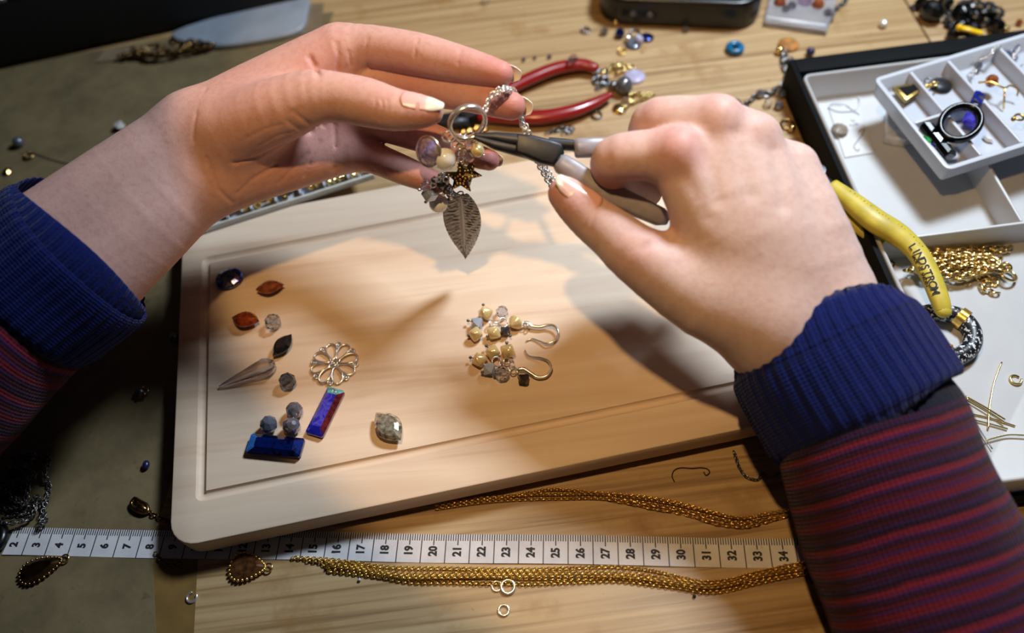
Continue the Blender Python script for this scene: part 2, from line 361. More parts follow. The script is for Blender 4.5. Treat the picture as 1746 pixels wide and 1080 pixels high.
def rrect(x0, x1, y0, y1, r, n=6):
    P = []
    for cx, cy, a in ((x1 - r, y0 + r, -PI / 2), (x1 - r, y1 - r, 0), (x0 + r, y1 - r, PI / 2), (x0 + r, y0 + r, PI)):
        for t in np.linspace(0, PI / 2, n): P.append((cx + r * math.cos(a + t), cy + r * math.sin(a + t)))
    return np.array(P)
def inset(P, d):                                           # move a convex outline inwards
    a = P - np.roll(P, 1, 0); b = np.roll(P, -1, 0) - P
    def nrm(t): l = np.maximum(np.linalg.norm(t, axis=1, keepdims=True), 1e-9); t = t / l; return np.column_stack([-t[:, 1], t[:, 0]])
    n = nrm(a) + nrm(b); n /= np.maximum(np.linalg.norm(n, axis=1, keepdims=True), 1e-9); return P + n * d
def slab(mb, P, z0, z1, c=0.05, M=None, cb=None):          # outline with rounded top and bottom edges
    cb = c if cb is None else cb; R = []
    def put(d, z): q = inset(P, d); R.append(np.column_stack([q, np.full(len(q), z)]))
    for t in np.linspace(0, PI / 2, 4): put(cb * (1 - math.sin(t)), z0 + cb * (1 - math.cos(t)))
    for t in np.linspace(0, PI / 2, 4): put(c * (1 - math.cos(t)), z1 - c * (1 - math.sin(t)))
    return rings(mb, R, M=M)
def torus(mb, M, R, r, n=18, k=6, sx=1.0):
    th = np.linspace(0, 2 * PI, n, endpoint=False)
    return tube(mb, np.stack([R * sx * np.cos(th), R * np.sin(th), 0 * th], 1), r, k, True, M=M)
def smooth_path(P, step):
    d = np.r_[0, np.cumsum(np.linalg.norm(np.diff(P, axis=0), axis=1))]
    s = np.arange(0, d[-1], step); return np.stack([np.interp(s, d, P[:, i]) for i in range(3)], 1)
def link_verts(L, W, r, n=8, k=3):
    th = np.linspace(0, 2 * PI, n, endpoint=False); m = MB()
    x = np.cos(th); y = np.sin(th)
    tube(m, np.stack([L / 2 * np.sign(x) * np.abs(x) ** 0.8, W / 2 * y, 0 * x], 1), r, k, True); return np.concatenate(m.v), m.f
def chain_frames(P, pitch, roll0=PI / 4, jitter=0.0, twist=None):
    Q = smooth_path(np.asarray(P, float), pitch); T, A, B = frames(Q); out = []
    for i, (q, t) in enumerate(zip(Q, T)):
        up = np.array([0, 0, 1.0]) if abs(t[2]) < 0.9 else np.array([0, 1.0, 0])
        M = axes(q, t, up); a = (roll0 if i % 2 else roll0 - PI / 2) + random.uniform(-jitter, jitter)
        Rm = np.eye(4); ca, sa = math.cos(a), math.sin(a); Rm[1, 1], Rm[1, 2], Rm[2, 1], Rm[2, 2] = ca, -sa, sa, ca
        out.append(M @ Rm)
    return out
def chain_mb(mb, P, pitch, W, r, **kw):
    n = kw.pop('n', 8); v, f = link_verts(pitch * 1.55, W, r, n)
    for M in chain_frames(P, pitch, **kw): mb.add(v, f, M)
    return mb
def chain_parts(parent, P, pitch, W, r, mat, name='link', **kw):     # each link an object of its own, sharing one mesh
    v, f = link_verts(pitch * 1.55, W, r, 10, 5); first = None; o0 = ORG[parent.name]
    for M in chain_frames(P, pitch, **kw):
        if first is None:
            first = MB().add(v, f).build(name, mat, parent, org=np.zeros(3)); ob = first
        else:
            ob = first.copy(); COL.objects.link(ob)
        W4 = Matrix(M.tolist()); W4.translation = (Vector(M[:3, 3]) - Vector(o0)) * S; ob.matrix_local = W4
        ORG[ob.name] = o0
    return first

# ------------------------------------------------------------------ table, paper, cutting board
t = thing('work_table', 'oiled pine work table with fine straight grain, under everything', 'table', (0, 20, 0))
SEAM = 26.35
for x0, x1, y0, y1 in ((-62, SEAM - 0.06, -14, 21.0), (-62, SEAM - 0.06, 21.0, 76), (SEAM + 0.06, 40, -14, 76)):
    m = MB(); slab(m, rrect(x0, x1, y0, y1, 0.05, 2), -2.6, 0, 0.03, None, 0.03); m.build('plank', 'table', t, flat_angle=40)
m = MB(); box(m, SEAM - 0.06, SEAM + 0.06, -13, 75, -2.5, -0.12); m.build('joint_strip', 'bronze', t)
for x, y in ((-56, -9), (34, -9), (-56, 71), (34, 71)):
    m = MB(); box(m, x - 3, x + 3, y - 3, y + 3, -74, -2.5, None, 0.3); m.build('leg', 'table', t, flat_angle=40)
MT['floorboard'] = plain('dark_floor', (70, 60, 50), .6, 0, .25, vscale=8)
m = MB(); box(m, -160, 160, -120, 200, -77, -74); m.build('floor', 'floorboard', None, False, org=(0, 40, -74))['kind'] = 'structure'
m = MB(); P = np.array([(-60, -8), (-15.2, 6.0), (-16.3, 12), (-9, 46), (-60, 43)]); slab(m, P, 0.001, 0.02, 0.004)
tag(m.build('paper_sheet', 'paper', None, False, org=(-30, 20, 0.0)), 'stained brown protective paper sheet under the left sleeve and tape end', 'paper')
m = MB(); P = np.array([(-15.3, 0), (-13.6, 0), (-14.3, 12.5), (-16.2, 12.5)]); slab(m, P, 0.001, 0.012, 0.003)
MT['amberfilm'] = plain('amber_tape', (116, 90, 50), 0.35, 0, 0.1, vscale=80)
tag(m.build('adhesive_tape', 'amberfilm', None, False, org=(-14.8, 5, 0.0)), 'amber strip of adhesive tape stuck along the paper edge at the front', 'tape')

BT = 0.0834829728
BM = fr((0, 0, 0), BT)
H = 1.5
t = thing('cutting_board', 'pale maple cutting board with a juice groove and rounded corners', 'cutting board', BM[:3, :3] @ np.array([-1, 20.6, 0]))
bx0, bx1, by0, by1 = -13.82, 11.9, 12.08, 29.1
nb = 7
Ro = rrect(bx0, bx1, by0, by1, 1.15, nb)
lay = []
for d, z in ((0.55, 0.06), (0.45, 0.06), (0.2, 0.14), (0.05, 0.3), (0, 0.45), (0, H - 0.09), (0.03, H - 0.03), (0.09, H)): 
    q = inset(Ro, d); lay.append(np.column_stack([q, np.full(len(q), z)]))
gx0, gx1, gy0, gy1 = -12.36, 10.45, 14.26, 26.3
def gout(d, z):                                          # groove outlines: d outwards from the inner edge
    q = rrect(gx0 - d, gx1 + d, gy0 - d, gy1 + d, 0.04 + d * 0.7, nb); return np.column_stack([q, np.full(len(q), z)])
prof = [(0.44, H), (0.40, H - 0.045), (0.33, H - 0.12), (0.24, H - 0.165), (0.15, H - 0.17), (0.07, H - 0.13), (0.02, H - 0.07), (0.0, H)]
m = MB(); rings(m, lay + [gout(0.44, H)], cap=False, M=BM); k = len(Ro)
v = np.concatenate([lay[0]]); m.add(v, [tuple(range(k))[::-1]], BM)
m.add(gout(0, H), [tuple(range(k))], BM); m.build('board_body', 'board', t, flat_angle=35)
m = MB(); rings(m, [gout(*a) for a in prof], cap=False, M=BM); m.build('juice_groove', 'board', t, flat_angle=60)

# ------------------------------------------------------------------ tape measure
TX, TY, TH = -24.2765758, 12.3037846, -0.142430
td = np.array([math.cos(TH), math.sin(TH), 0]); tn = np.array([-math.sin(TH), math.cos(TH), 0]); t0 = np.array([TX, TY, 0])
def tp(s, a, h): return t0 + s * td + a * tn + np.array([0, 0, h])
t = thing('tape_measure', 'white cloth tape measure marked 2 to 34 lying in front of the board', 'tape measure', tp(18, .5, 0))
m = MB(); ss = np.linspace(1.62, 37.5, 180); v = []; uv = []
def th_(s): return 0.035 + 0.012 * math.sin(s * 0.9) + (0.03 if s > 17 else 0.02) * (1 + math.sin(s * 0.5 + 1)) * (0 if 7 < s < 16 else 1) * 0.6
for s in ss:
    for z, a in ((0, 0), (0, 1.17), (-0.02, 1.17), (-0.02, 0)):
        sk = 0.0 if s > 1.7 else 0.12 * a
        v.append(tp(s + sk, a + 0.02 * math.sin(s * 0.55), th_(s) + z)); uv.append((s + sk, a))
f = []
for i in range(len(ss) - 1):
    for j in range(4): f.append((4 * i + j, 4 * i + (j + 1) % 4, 4 * i + 4 + (j + 1) % 4, 4 * i + 4 + j))
f += [(0, 1, 2, 3), tuple(4 * (len(ss) - 1) + j for j in (3, 2, 1, 0))]
m.add(v, f, uv=uv); m.build('tape_ribbon', 'tape', t, False)
def text_mesh(txt, size, bold=0.0, sx=1.0, depth=0.004):
    c = bpy.data.curves.new('txt', 'FONT'); c.body = txt; c.size = size * S; c.align_x = 'CENTER'; c.align_y = 'CENTER'; c.offset = bold * S; c.extrude = depth * S; c.resolution_u = 3
    o = bpy.data.objects.new('txt', c); COL.objects.link(o)
    me = bpy.data.meshes.new_from_object(o.evaluated_get(bpy.context.evaluated_depsgraph_get()))
    bpy.data.objects.remove(o); bpy.data.curves.remove(c)
    for v_ in me.vertices: v_.co.x *= sx
    return me
def text_part(name, txt, size, M, mat, parent, bold=0.0, sx=1.0):
    me = text_mesh(txt, size, bold, sx); me.name = name; me.materials.append(MT[mat]); o = bpy.data.objects.new(name, me); COL.objects.link(o); o.parent = parent
    W = Matrix(np.asarray(M).tolist()); W.translation = (Vector(M[:3, 3]) - Vector(ORG[parent.name])) * S; o.matrix_local = W; ORG[o.name] = ORG[parent.name]; return o
for n_ in range(2, 36):
    text_part('numeral', str(n_), 0.47, axes(tp(n_, 0.455, th_(n_) + 0.004), tn, (0, 0, 1)), 'ink', t, 0.022, 0.86)
m = MB(); torus(m, fr(tp(0.98, 0.62, 0.25)), 0.55, 0.24, 20, 8)
tag(m.build('wooden_ring', 'blackgloss', None, org=tp(0.98, .62, 0)), 'dark glossy ring bead at the frayed tape end on the far left', 'bead')

# ------------------------------------------------------------------ compartment tray on the right
t = thing('bead_tray', 'black card box holding a white compartment liner, right of the board', 'tray', (24, 21, 0))
X0, X1, Y0, Y1 = 16.85, 40.5, 8.75, 33.75
m = MB(); box(m, X0, X1, Y0, Y1, 0.0, 0.12); m.build('box_base', 'blackcard', t, False)
for a in ((X0, X0 + 0.28, Y0, Y1), (X1 - 0.28, X1, Y0, Y1), (X0 + 0.28, X1 - 0.28, Y1 - 1.05, Y1), (X0 + 0.28, X1 - 0.28, Y0, Y0 + 0.28)):
    m = MB(); box(m, *a, 0.12, 0.6 if a[3] < 12 else 2.05, None, 0.04); m.build('box_side', 'blackcard', t, flat_angle=40)
wx0, wx1, wy0, wy1 = X0 + 0.38, X1 - 0.4, Y0 + 0.38, Y1 - 1.2
m = MB(); R = []
for d, z in ((0.0, 0.14), (0.0, 1.9), (0.03, 1.97), (0.09, 2.0), (0.15, 1.97), (0.18, 1.9), (0.30, 0.42), (0.36, 0.32), (0.45, 0.285)):
    q = rrect(wx0 + d, wx1 - d, wy0 + d, wy1 - d, max(.08, .42 - d), 5); R.append(np.column_stack([q, np.full(len(q), z)]))
rings(m, R); m.build('liner', 'white', t, flat_angle=50)
for a in ((wx0 + 0.3, wx1 - 0.2, 21.05, 21.2), (24.05, 24.2, 21.2, wy1 - 0.2)):
    m = MB(); box(m, *a, 0.25, 1.85, None, 0.05); m.build('divider', 'white', t, flat_angle=40)
FL = 0.285                                                # liner floor

# small tray standing across the dividers
so = np.array([20.05, 30.45, 0]); e1 = np.array([math.cos(0.215), math.sin(0.215), 0]); e2 = np.array([math.sin(0.215), -math.cos(0.215), 0]) + 0.02 * e1
e2 = np.array([0.171, -0.985, 0])
SM = np.eye(4); SM[:3, 0] = e1; SM[:3, 1] = -e2; SM[:3, 2] = (0, 0, 1); SM[:3, 3] = so
TB, TT = 2.02, 3.05
t = thing('sorting_tray', 'small white sorting tray with square cells lying across the larger tray', 'tray', so + 4 * e1 + 3.4 * e2)
dw, dl = 6.75, 12.0
m = MB(); R = []
for d, z in ((0.28, TB), (0.2, TB + 0.04), (0.10, TT - 0.25), (0.0, TT - 0.1), (0, TT - 0.02), (0.04, TT), (0.2, TT), (0.24, TT - 0.03), (0.42, TB + 0.22), (0.5, TB + 0.13)):
    q = rrect(d, dl - d, -dw + d, -d, max(.08, .34 - d), 4); R.append(np.column_stack([q, np.full(len(q), z)]))
rings(m, R, M=SM); m.build('tray_shell', 'white2', t, flat_angle=50)
cx = [2.05, 4.25, 7.2, 10.0]
for x in cx:
    m = MB(); box(m, x - 0.09, x + 0.09, -dw + 0.3 , -0.25, TB + 0.1, TT - 0.06, SM, 0.04); m.build('cell_wall', 'white2', t, flat_angle=40)
for x0, x1, y in ((0.3, 4.2, -3.45), (7.3, 11.6, -3.6)):
    m = MB(); box(m, x0, x1, y - 0.09, y + 0.09, TB + 0.1, TT - 0.06, SM, 0.04); m.build('cell_wall', 'white2', t, flat_angle=40)
SF = TB + 0.14
def cp(p, n): return np.array(p, float)

# ------------------------------------------------------------------ things in the trays
p = at(1556, 156, SF + 0.3)
t = thing('tassel_charm', 'gold trapezoid charm with a dark inlay in the first small tray cell', 'charm', at(1556, 160, SF))
a, b = at(1535, 162, SF + .35), at(1572, 148, SF + .4); M = axes((a + b) / 2, b - a, (0, 0, 1))
m = MB(); slab(m, np.array([(-.72, -.55), (.55, -.26), (.55, .26), (-.72, .55)]), -.14, .14, .04, M); m.build('charm_body', 'oldgold', t, flat_angle=40)
m = MB(); slab(m, np.array([(-.55, -.36), (.36, -.15), (.36, .15), (-.55, .36)]), .13, .16, .01, M); m.build('inlay', 'blackcard', t, False)
m = MB(); q = at(1579, 148, SF + .45); ball(m, q, .14); ball(m, at(1586, 146, SF + .45), .1); m.build('bead_cap', 'gold', t)
m = MB(); torus(m, axes(at(1594, 143, SF + .45), (1, 0, .2), (0, .3, 1)), .17, .05); m.build('loop', 'palegold', t)
p = at(1603, 148, SF)
t = thing('disc_charm', 'round dark grey disc charm in the second small tray cell', 'charm', p)
m = MB(); lathe(m, [(.2, 0), (.5, .03), (.56, .1), (.5, .2), (.25, .27), (.02, .29)], 22, fr(p, 0, .12)); m.build('disc', 'gun', t)
m = MB(); torus(m, fr(at(1583, 137, SF + .2)), .15, .05); m.build('loop', 'darkmetal', t)
# black ring with dark stones
t = thing('finger_ring', 'glossy black finger ring with square black and green stones on the small tray corner', 'ring', at(1630, 215, SF))
c = at(1637, 210, TT + .35)
ax = CW * 0.55 + np.array([0.55, -0.15, 0.35]); M = axes(c, at(1662, 178, TT + .7) - at(1612, 242, TT + .1), -CW * .8 + np.array([-.5, 0, .1]))
m = MB(); tube(m, np.stack([1.02 * np.cos(np.linspace(0, 2 * PI, 40, endpoint=False)), .82 * np.sin(np.linspace(0, 2 * PI, 40, endpoint=False)), np.zeros(40)], 1), .17, 10, True, flat=1.5, M=M); m.build('band', 'onyx', t)
sd = at(1622, 268, TT - .1) - at(1578, 212, TT + .1); sm_ = (at(1622, 268, TT - .1) + at(1578, 212, TT + .1)) / 2
for q, sz in ((-.72, .40), (-.02, .34), (.68, .42)):
    Mq = axes(sm_ + sd / np.linalg.norm(sd) * q, sd, CR * 0.6 + np.array([0, 0, .8])); m = MB(); gem(m, outline('rect', .36, sz), [(.8, -.25), (1, -.1), (1, .12), (.65, .26)], Mq); m.build('stone', 'onyx', t, False)
for q, mt in ((-.25, 'green'), (.3, 'blueab')):
    Mq = axes(sm_ + sd / np.linalg.norm(sd) * q - CR * .34 + np.array([0, -.1, -.12]), sd, CR * 0.6 + np.array([0, 0, .8])); m = MB(); gem(m, outline('rect', .26, .18), [(.8, -.1), (1, 0), (.7, .12)], Mq); m.build('side_stone', mt, t, False)
# blue crystal drop and gold wires
t = thing('crystal_earring', 'gold wire earring with a blue iridescent crystal drop in the small tray', 'earring', at(1670, 185, SF))
M = axes(at(1667, 170, SF + .75), at(1655, 196, SF + .7) - at(1677, 150, SF + .85), (0.2, -.3, 1)); m = MB(); gem(m, outline('rect', .50, .30), [(.75, -.2), (1, 0), (.7, .2)], M); m.build('crystal', 'blueab', t, False)
M = axes(at(1656, 201, SF + .6), at(1648, 218, SF + .5) - at(1662, 184, SF + .7), (0.2, -.1, 1)); m = MB(); gem(m, outline('rect', .55, .33), [(.75, -.2), (1, 0), (.6, .22)], M); m.build('crystal', 'purpleab', t, False)
m = MB(); facet(m, at(1691, 138, SF + .8), .33); m.build('cap_bead', 'copper', t, False)
m = MB(); tube(m, spline([at(1668, 141, SF + .75), at(1690, 140, SF + .95), at(1712, 150, SF + .9), at(1722, 146, SF + .8), at(1735, 152, SF + .7), at(1734, 164, SF + .4)], 5), .05, 6); m.build('ear_wire', 'gold', t)
m = MB(); tube(m, [at(1713, 152, SF + .9), at(1712, 170, SF + .5), at(1711, 186, SF + .12)], .045, 6); m.build('pin', 'gold', t)
t = thing('crystal_chain', 'silver chain strung with grey crystals bunched in the small tray back cells', 'necklace', at(1690, 100, SF))
P = spline([at(1652, 138, SF + .1), at(1662, 120, SF + .2), at(1672, 105, SF + .4), at(1690, 92, TT + .05), at(1700, 80, TT + .1), at(1716, 92, SF + .4), at(1722, 104, SF + .4), at(1732, 92, SF + .6), at(1740, 82, SF + .5)], 8)
chain_parts(t, P, .20, .17, .035, 'silver')
for x, y, r, mt in ((1655, 130, .2, 'clear'), (1668, 112, .22, 'smoke'), (1692, 86, .25, 'clear'), (1716, 96, .33, 'greybead'), (1724, 92, .24, 'silverbead'), (1732, 80, .22, 'smoke'), (1722, 108, .25, 'greybead')):
    m = MB(); facet(m, at(x, y, SF + .35), r); m.build('crystal', mt, t, False)
t = thing('wire_earring', 'dark bead earring lying in the far right cell of the small tray', 'earring', at(1744, 134, SF))
m = MB(); gem(m, outline('oval', .5, .35, 12), [(.6, 0), (1, .15), (.6, .32)], fr(at(1748, 134, SF))); m.build('bead', 'greybead', t, False)
m = MB(); tube(m, spline([at(1740, 128, SF + .2), at(1736, 118, SF + .3), at(1744, 110, SF + .3)], 5), .03, 5); m.build('loop', 'darkmetal', t)
m = MB(); gem(m, outline('navette', .32, .16, 10), [(.6, 0), (1, .1), (.5, .2)], fr(at(1683, 240, SF), 2.2)); tag(m.build('chip_bead', 'foil', None, False, org=at(1683, 240, SF)), 'tiny cream chip bead in the front cell beside the black ring', 'bead')
t = thing('gold_scraps', 'small gold clasp on the right edge of the small tray', 'clasp', at(1738, 196, TT))
m = MB(); torus(m, fr(at(1738, 200, TT + .1), .3), .2, .06); m.build('loop', 'oldgold', t); m = MB(); ball(m, at(1728, 203, TT + .08), .12); ball(m, at(1745, 198, TT + .08), .1); m.build('bar', 'oldgold', t)
# price tag and stone, foil sachet
t = thing('price_tag', 'white price tag with printed marks and a white string lying in the large tray', 'tag', at(1450, 225, FL))
P = np.array([at(1412, 184, FL)[:2], at(1462, 180, FL)[:2], at(1489, 262, FL)[:2], at(1440, 270, FL)[:2]])[::-1]
m = MB(); slab(m, P, FL + .01, FL + .07, .015); m.build('card', 'card', t, flat_angle=40)
MT['string'] = plain('pale_string', (196, 200, 212), .7, bmp=.1)
m = MB(); tube(m, spline([at(x, y, FL + .12) for x, y in ((1465, 195), (1455, 190), (1430, 190), (1414, 183), (1420, 176), (1440, 178), (1458, 188), (1466, 172), (1464, 165))], 6), .035, 5); m.build('string', 'string', t)
MT['greyink'] = plain('grey_ink', (96, 98, 112), .7, bmp=.1)
for x, y, s_ in ((1454, 206, 'X'), (1452, 214, 'Z'), (1460, 212, 'A')):
    text_part('lettering', s_, .32, axes(at(x, y, FL + .075), at(x + 10, y + 30, FL) - at(x, y, FL), (0, 0, 1)), 'greyink', t)
m = MB(); tube(m, spline([at(x, y, FL + .075) for x, y in ((1464, 224), (1474, 220), (1470, 230), (1464, 238), (1456, 250), (1462, 258), (1465, 254))], 5), .025, 5); m.build('printed_flourish', 'greyink', t)
p = at(1430, 225, FL + .08)
m = MB(); lathe(m, [(.3, 0), (.46, .12), (.42, .26), (.2, .36), (.05, .38)], 9, fr(p, .3, 0.1), True)
MT['taupe'] = plain('taupe_stone', (128, 116, 104), .3, .1, .2, bmp=.2)
tag(m.build('round_stone', 'taupe', None, False, org=p), 'round grey taupe stone lying on the white price tag', 'stone')
t = thing('foil_sachet', 'crumpled clear white sachet in the large tray beneath the small tray edge', 'sachet', at(1535, 222, FL))
m = MB(); P = np.array([at(1508, 196, FL)[:2], at(1540, 186, FL)[:2], at(1570, 228, FL)[:2], at(1536, 250, FL)[:2], at(1505, 240, FL)[:2]])[::-1]; slab(m, P, FL + .02, FL + .5, .2); m.build('sachet_body', 'foil', t, False)
m = MB(); P = np.array([at(1505, 240, FL)[:2], at(1560, 236, FL)[:2], at(1562, 244, FL)[:2], at(1538, 253, FL)[:2], at(1505, 246, FL)[:2]])[::-1]; slab(m, P, FL + .02, FL + .62, .12); m.build('seal', 'foil', t, False)

# gold chain heap, ring, pins
t = thing('gold_chain', 'heap of polished gold chain in the large tray right of the yellow handle', 'chain', at(1650, 450, FL))
pts = []
for k_ in range(26):
    u_ = k_ / 25; x = 1545 + 175 * (0.5 + 0.5 * math.sin(k_ * 2.4 + .6)) * 1.0; y = 424 + 40 * (0.5 + 0.5 * math.sin(k_ * 1.7 + 2)) + (12 if 1600 < x < 1690 else -2)
    pts.append(at(min(1728, x), y, FL + .12 + .16 * (k_ % 4)))
pts += [at(1690, 478, FL + .1), at(1672, 488, FL + .1), at(1690, 500, FL + .1), at(1700, 496, FL + .1)]
chain_parts(t, spline(pts, 8), .29, .30, .055, 'palegold', jitter=.4)
m = MB(); torus(m, fr(at(1718, 468, FL + .3), .4, .35), .42, .07, 22); m.build('clasp_ring', 'palegold', t)
m = MB(); ball(m, at(1708, 463, FL + .3), .14); m.build('clasp_ball', 'oldgold', t)
for x, y, r, lb in ((1649, 484, .13, 'tiny gold jump ring just below the gold chain heap'), (1732, 648, .22, 'cut gold jump ring alone near the tray right of the wires')):
    m = MB(); th = np.linspace(.5, 2 * PI + (.2 if r < .2 else -.1), 20); q = at(x, y, FL + .06); tube(m, np.stack([q[0] + r * np.cos(th), q[1] + r * np.sin(th), np.full(20, q[2]) + .04 * (th - PI) / PI], 1), r * .26, 7); tag(m.build('jump_ring', 'palegold', None, org=q), lb, 'ring', 'gold jump rings in the tray')
m = MB(); torus(m, fr(at(1519, 450, FL + .05)), .15, .04, 18); tag(m.build('rubber_ring', 'ink', None, org=at(1519, 450, FL)), 'small black ring left of the gold chain heap', 'ring')
for i_, (A, lb) in enumerate((([(1503, 441), (1514, 468), (1530, 502)], 'thin brass pin leaning left of the gold chain heap'),
        ([(1708, 618), (1696, 650), (1688, 690), (1685, 732)], 'curved gold wire standing upright across the other wires'),
        ([(1646, 676), (1680, 695), (1714, 716)], 'long straight gold wire topmost of the crossing wires'),
        ([(1647, 679), (1680, 699), (1713, 721)], 'straight gold wire doubled just below the topmost wire'),
        ([(1655, 706), (1690, 714), (1731, 727)], 'gold wire third from the top, reaching furthest right'),
        ([(1658, 716), (1690, 724), (1718, 732)], 'flattened bright gold wire below the third wire'),
        ([(1658, 712), (1674, 738), (1692, 766)], 'thin silver pin slanting steeply beside the sleeve'),
        ([(1680, 752), (1705, 745), (1725, 742), (1760, 744)], 'bent gold wire lowest in the tray, leaving the picture'))):
    m = MB(); h = FL + .05 + .035 * (i_ % 4); tube(m, spline([at(x, y, h) for x, y in A], 6), .038 if i_ not in (0, 6) else .028, 6); tag(m.build('head_pin', 'steel' if i_ == 6 else 'palegold', None, org=at(*A[1], h)), lb, 'wire', 'wires and pins in the tray')
# speckled bracelet
t = thing('cord_bracelet', 'black and white speckled cord bracelet with gold ferrules under the yellow handle', 'bracelet', at(1615, 570, FL))
bc = [(1560, 552), (1578, 536), (1600, 533), (1636, 541), (1657, 565), (1655, 592), (1632, 609), (1612, 604), (1600, 600)]
BP = spline([at(x, y, FL + .40) for x, y in bc], 8); m = MB(); tube(m, BP, .40, 14); m.build('cord', 'speckle', t)
for (xa, ya), (xb, yb) in (((1634, 533), (1648, 548)), ((1618, 607), (1604, 597))):
    a, b = at(xa, ya, FL + .42), at(xb, yb, FL + .42); c0 = (a + b) / 2
    j = np.argmin(np.linalg.norm(BP - c0, axis=1)); T_ = BP[min(j + 1, len(BP) - 1)] - BP[j - 1]; T_ /= np.linalg.norm(T_); m = MB(); tube(m, [BP[j] - T_ * .2, BP[j] - T_ * .19, BP[j] + T_ * .19, BP[j] + T_ * .2], [.43, .48, .48, .43], 18); m.build('ferrule', 'gold', t, flat_angle=50)

# ------------------------------------------------------------------ yellow pliers across the tray edge
t = thing('yellow_pliers', 'pliers with worn yellow handles resting across the tray edge beside the right hand', 'pliers', at(1500, 390, 2.0))
hp = [(1418, 316, 2.5), (1455, 346, 2.55), (1492, 376, 2.6), (1529, 399, 2.45), (1563, 430, 2.3), (1586, 470, 2.2), (1602, 510, 2.05), (1608, 530, 1.9)]
wd_ = [.38, .54, .62, .60, .50, .46, .42, .36]
Q = spline([list(at(x, y, h)) + [r_] for (x, y, h), r_ in zip(hp, wd_)], 7)
m = MB(); tube(m, Q[:, :3], Q[:, 3], 14, flat=.72, up=(0, 0, 1)); ball(m, Q[-1, :3], .36, 12, 8, (1, 1, .72)); m.build('handle', 'yellow', t)
hp2 = [(1408, 338, 1.9), (1444, 372, 1.75), (1480, 400, 1.7), (1508, 414, 1.75)]
m = MB(); tube(m, spline([at(*q) for q in hp2], 6), .3, 12, flat=.8, up=(0, 0, 1)); m.build('handle', 'yellow', t)
m = MB(); tube(m, spline([at(*q) for q in ((1330, 250, 1.6), (1358, 262, 2.2), (1385, 288, 2.35), (1415, 316, 2.4))], 6), [.08 + .2 * i / 18 for i in range(19)], 10, flat=.7, up=(0, 0, 1)); m.build('jaw', 'gun', t)
m = MB(); tube(m, spline([at(*q) for q in ((1340, 262, 1.55), (1365, 280, 1.9), (1390, 315, 1.95), (1415, 338, 1.9))], 6), [.08 + .18 * i / 18 for i in range(19)], 10, flat=.7, up=(0, 0, 1)); m.build('jaw', 'gun', t)
m = MB(); lathe(m, [(.1, -.5), (.36, -.5), (.4, -.4), (.4, .4), (.34, .48), (.1, .5)], 16, fr(at(1392, 300, 2.1))); m.build('pivot', 'steel', t, flat_angle=40)
m = MB(); tube(m, [at(1408, 333, 2.3), at(1438, 360, 2.2)], .05, 6); m.build('spring', 'palegold', t)
def on_handle(f_, off, size, txt, mat, bold=0.0, sx=1.0):     # letters wrapped one by one along the handle's top
    adv = 0.0; w_ = size * 0.62 * sx
    d_ = np.r_[0, np.cumsum(np.linalg.norm(np.diff(Q[:, :3], axis=0), axis=1))]
    for ch in txt:
        s_ = f_ * d_[-1] + adv; adv += w_
        if ch == ' ': continue
        p_ = np.array([np.interp(s_, d_, Q[:, i]) for i in range(4)]); p2 = np.array([np.interp(s_ + .1, d_, Q[:, i]) for i in range(3)])
        T_ = p2 - p_[:3]; T_ /= np.linalg.norm(T_); side = np.cross((0, 0, 1), T_); side /= np.linalg.norm(side); up = np.cross(T_, side)
        a_ = off / p_[3]; yv = side * math.sin(a_) * p_[3] + up * math.cos(a_) * p_[3] * .72; nn = side * math.sin(a_) / p_[3] + up * math.cos(a_) / (p_[3] * .72)
        text_part('letter', ch, size, axes(p_[:3] + yv * 1.012, T_, nn), mat, t, bold, sx)
on_handle(.60, -.24, .46, 'LINDSTROM', 'ink', .008, 1.05)
on_handle(.66, -.49, .19, 'MADE IN SWEDEN', 'ink', .004, 1.0)
m = MB()
for k_ in range(30):                                       # the other print is rubbed down to flecks
    j = 5 + k_ * 0.8; i0 = int(j)
    if k_ in (9, 10, 17, 18, 23): continue
    q = Q[min(i0, len(Q) - 2)]; T_ = Q[min(i0, len(Q) - 2) + 1, :3] - q[:3]; side = np.cross((0, 0, 1), T_); side /= np.linalg.norm(side)
    c0 = q[:3] + side * (.1 + .03 * (k_ % 3)) + np.array([0, 0, q[3] * .72 * math.cos(.28) + .0]); ball(m, c0, .032, 6, 4, (1, 1, .5))
m.build('worn_print', 'yink', t, kind='stuff')

# ------------------------------------------------------------------ stones and findings on the cutting board
def yaw_px(x, y, x2, y2, h=H): d = at(x2, y2, h) - at(x, y, h); return math.atan2(d[1], d[0])
GP = [(.25, 0), (.62, .12), (1, .30), (1, .36), (.78, .50), (.50, .56)]      # cut stone standing on its pavilion, table up
def stone(name, label, x, y, kind, a, b, k, mat, yaw, n=14, pitch=0, roll=0, lift=0, prof=None):
    p = at(x, y, H + .28); p[2] = H; m = MB()
    gem(m, outline(kind, a, b, n), [(s_, z * k) for s_, z in (prof or GP)], fr(p + np.array([0, 0, lift]), yaw, pitch, roll))
    return tag(m.build(name, mat, None, False, org=p), label, 'gemstone' if name != 'button_crystal' else 'crystal')
BTN = [(.55, 0), (.9, .12), (1, .28), (.9, .42), (.62, .54), (.3, .60)]
stone('button_crystal', 'round blue iridescent button crystal at the board back left corner', 390, 474, 'oval', .70, .60, .8, 'blueab', .3, 14, prof=BTN)
stone('navette_stone', 'copper pink pointed oval stone, backmost of the navettes', 461, 493, 'navette', .68, .40, .95, 'copper', yaw_px(440, 497, 482, 489) , roll=-.15, lift=.05)
stone('navette_stone', 'dark orange pointed stone left of the clear round bead', 419, 548, 'navette', .68, .46, .95, 'amber', yaw_px(396, 546, 441, 551), roll=-.15, lift=.05)
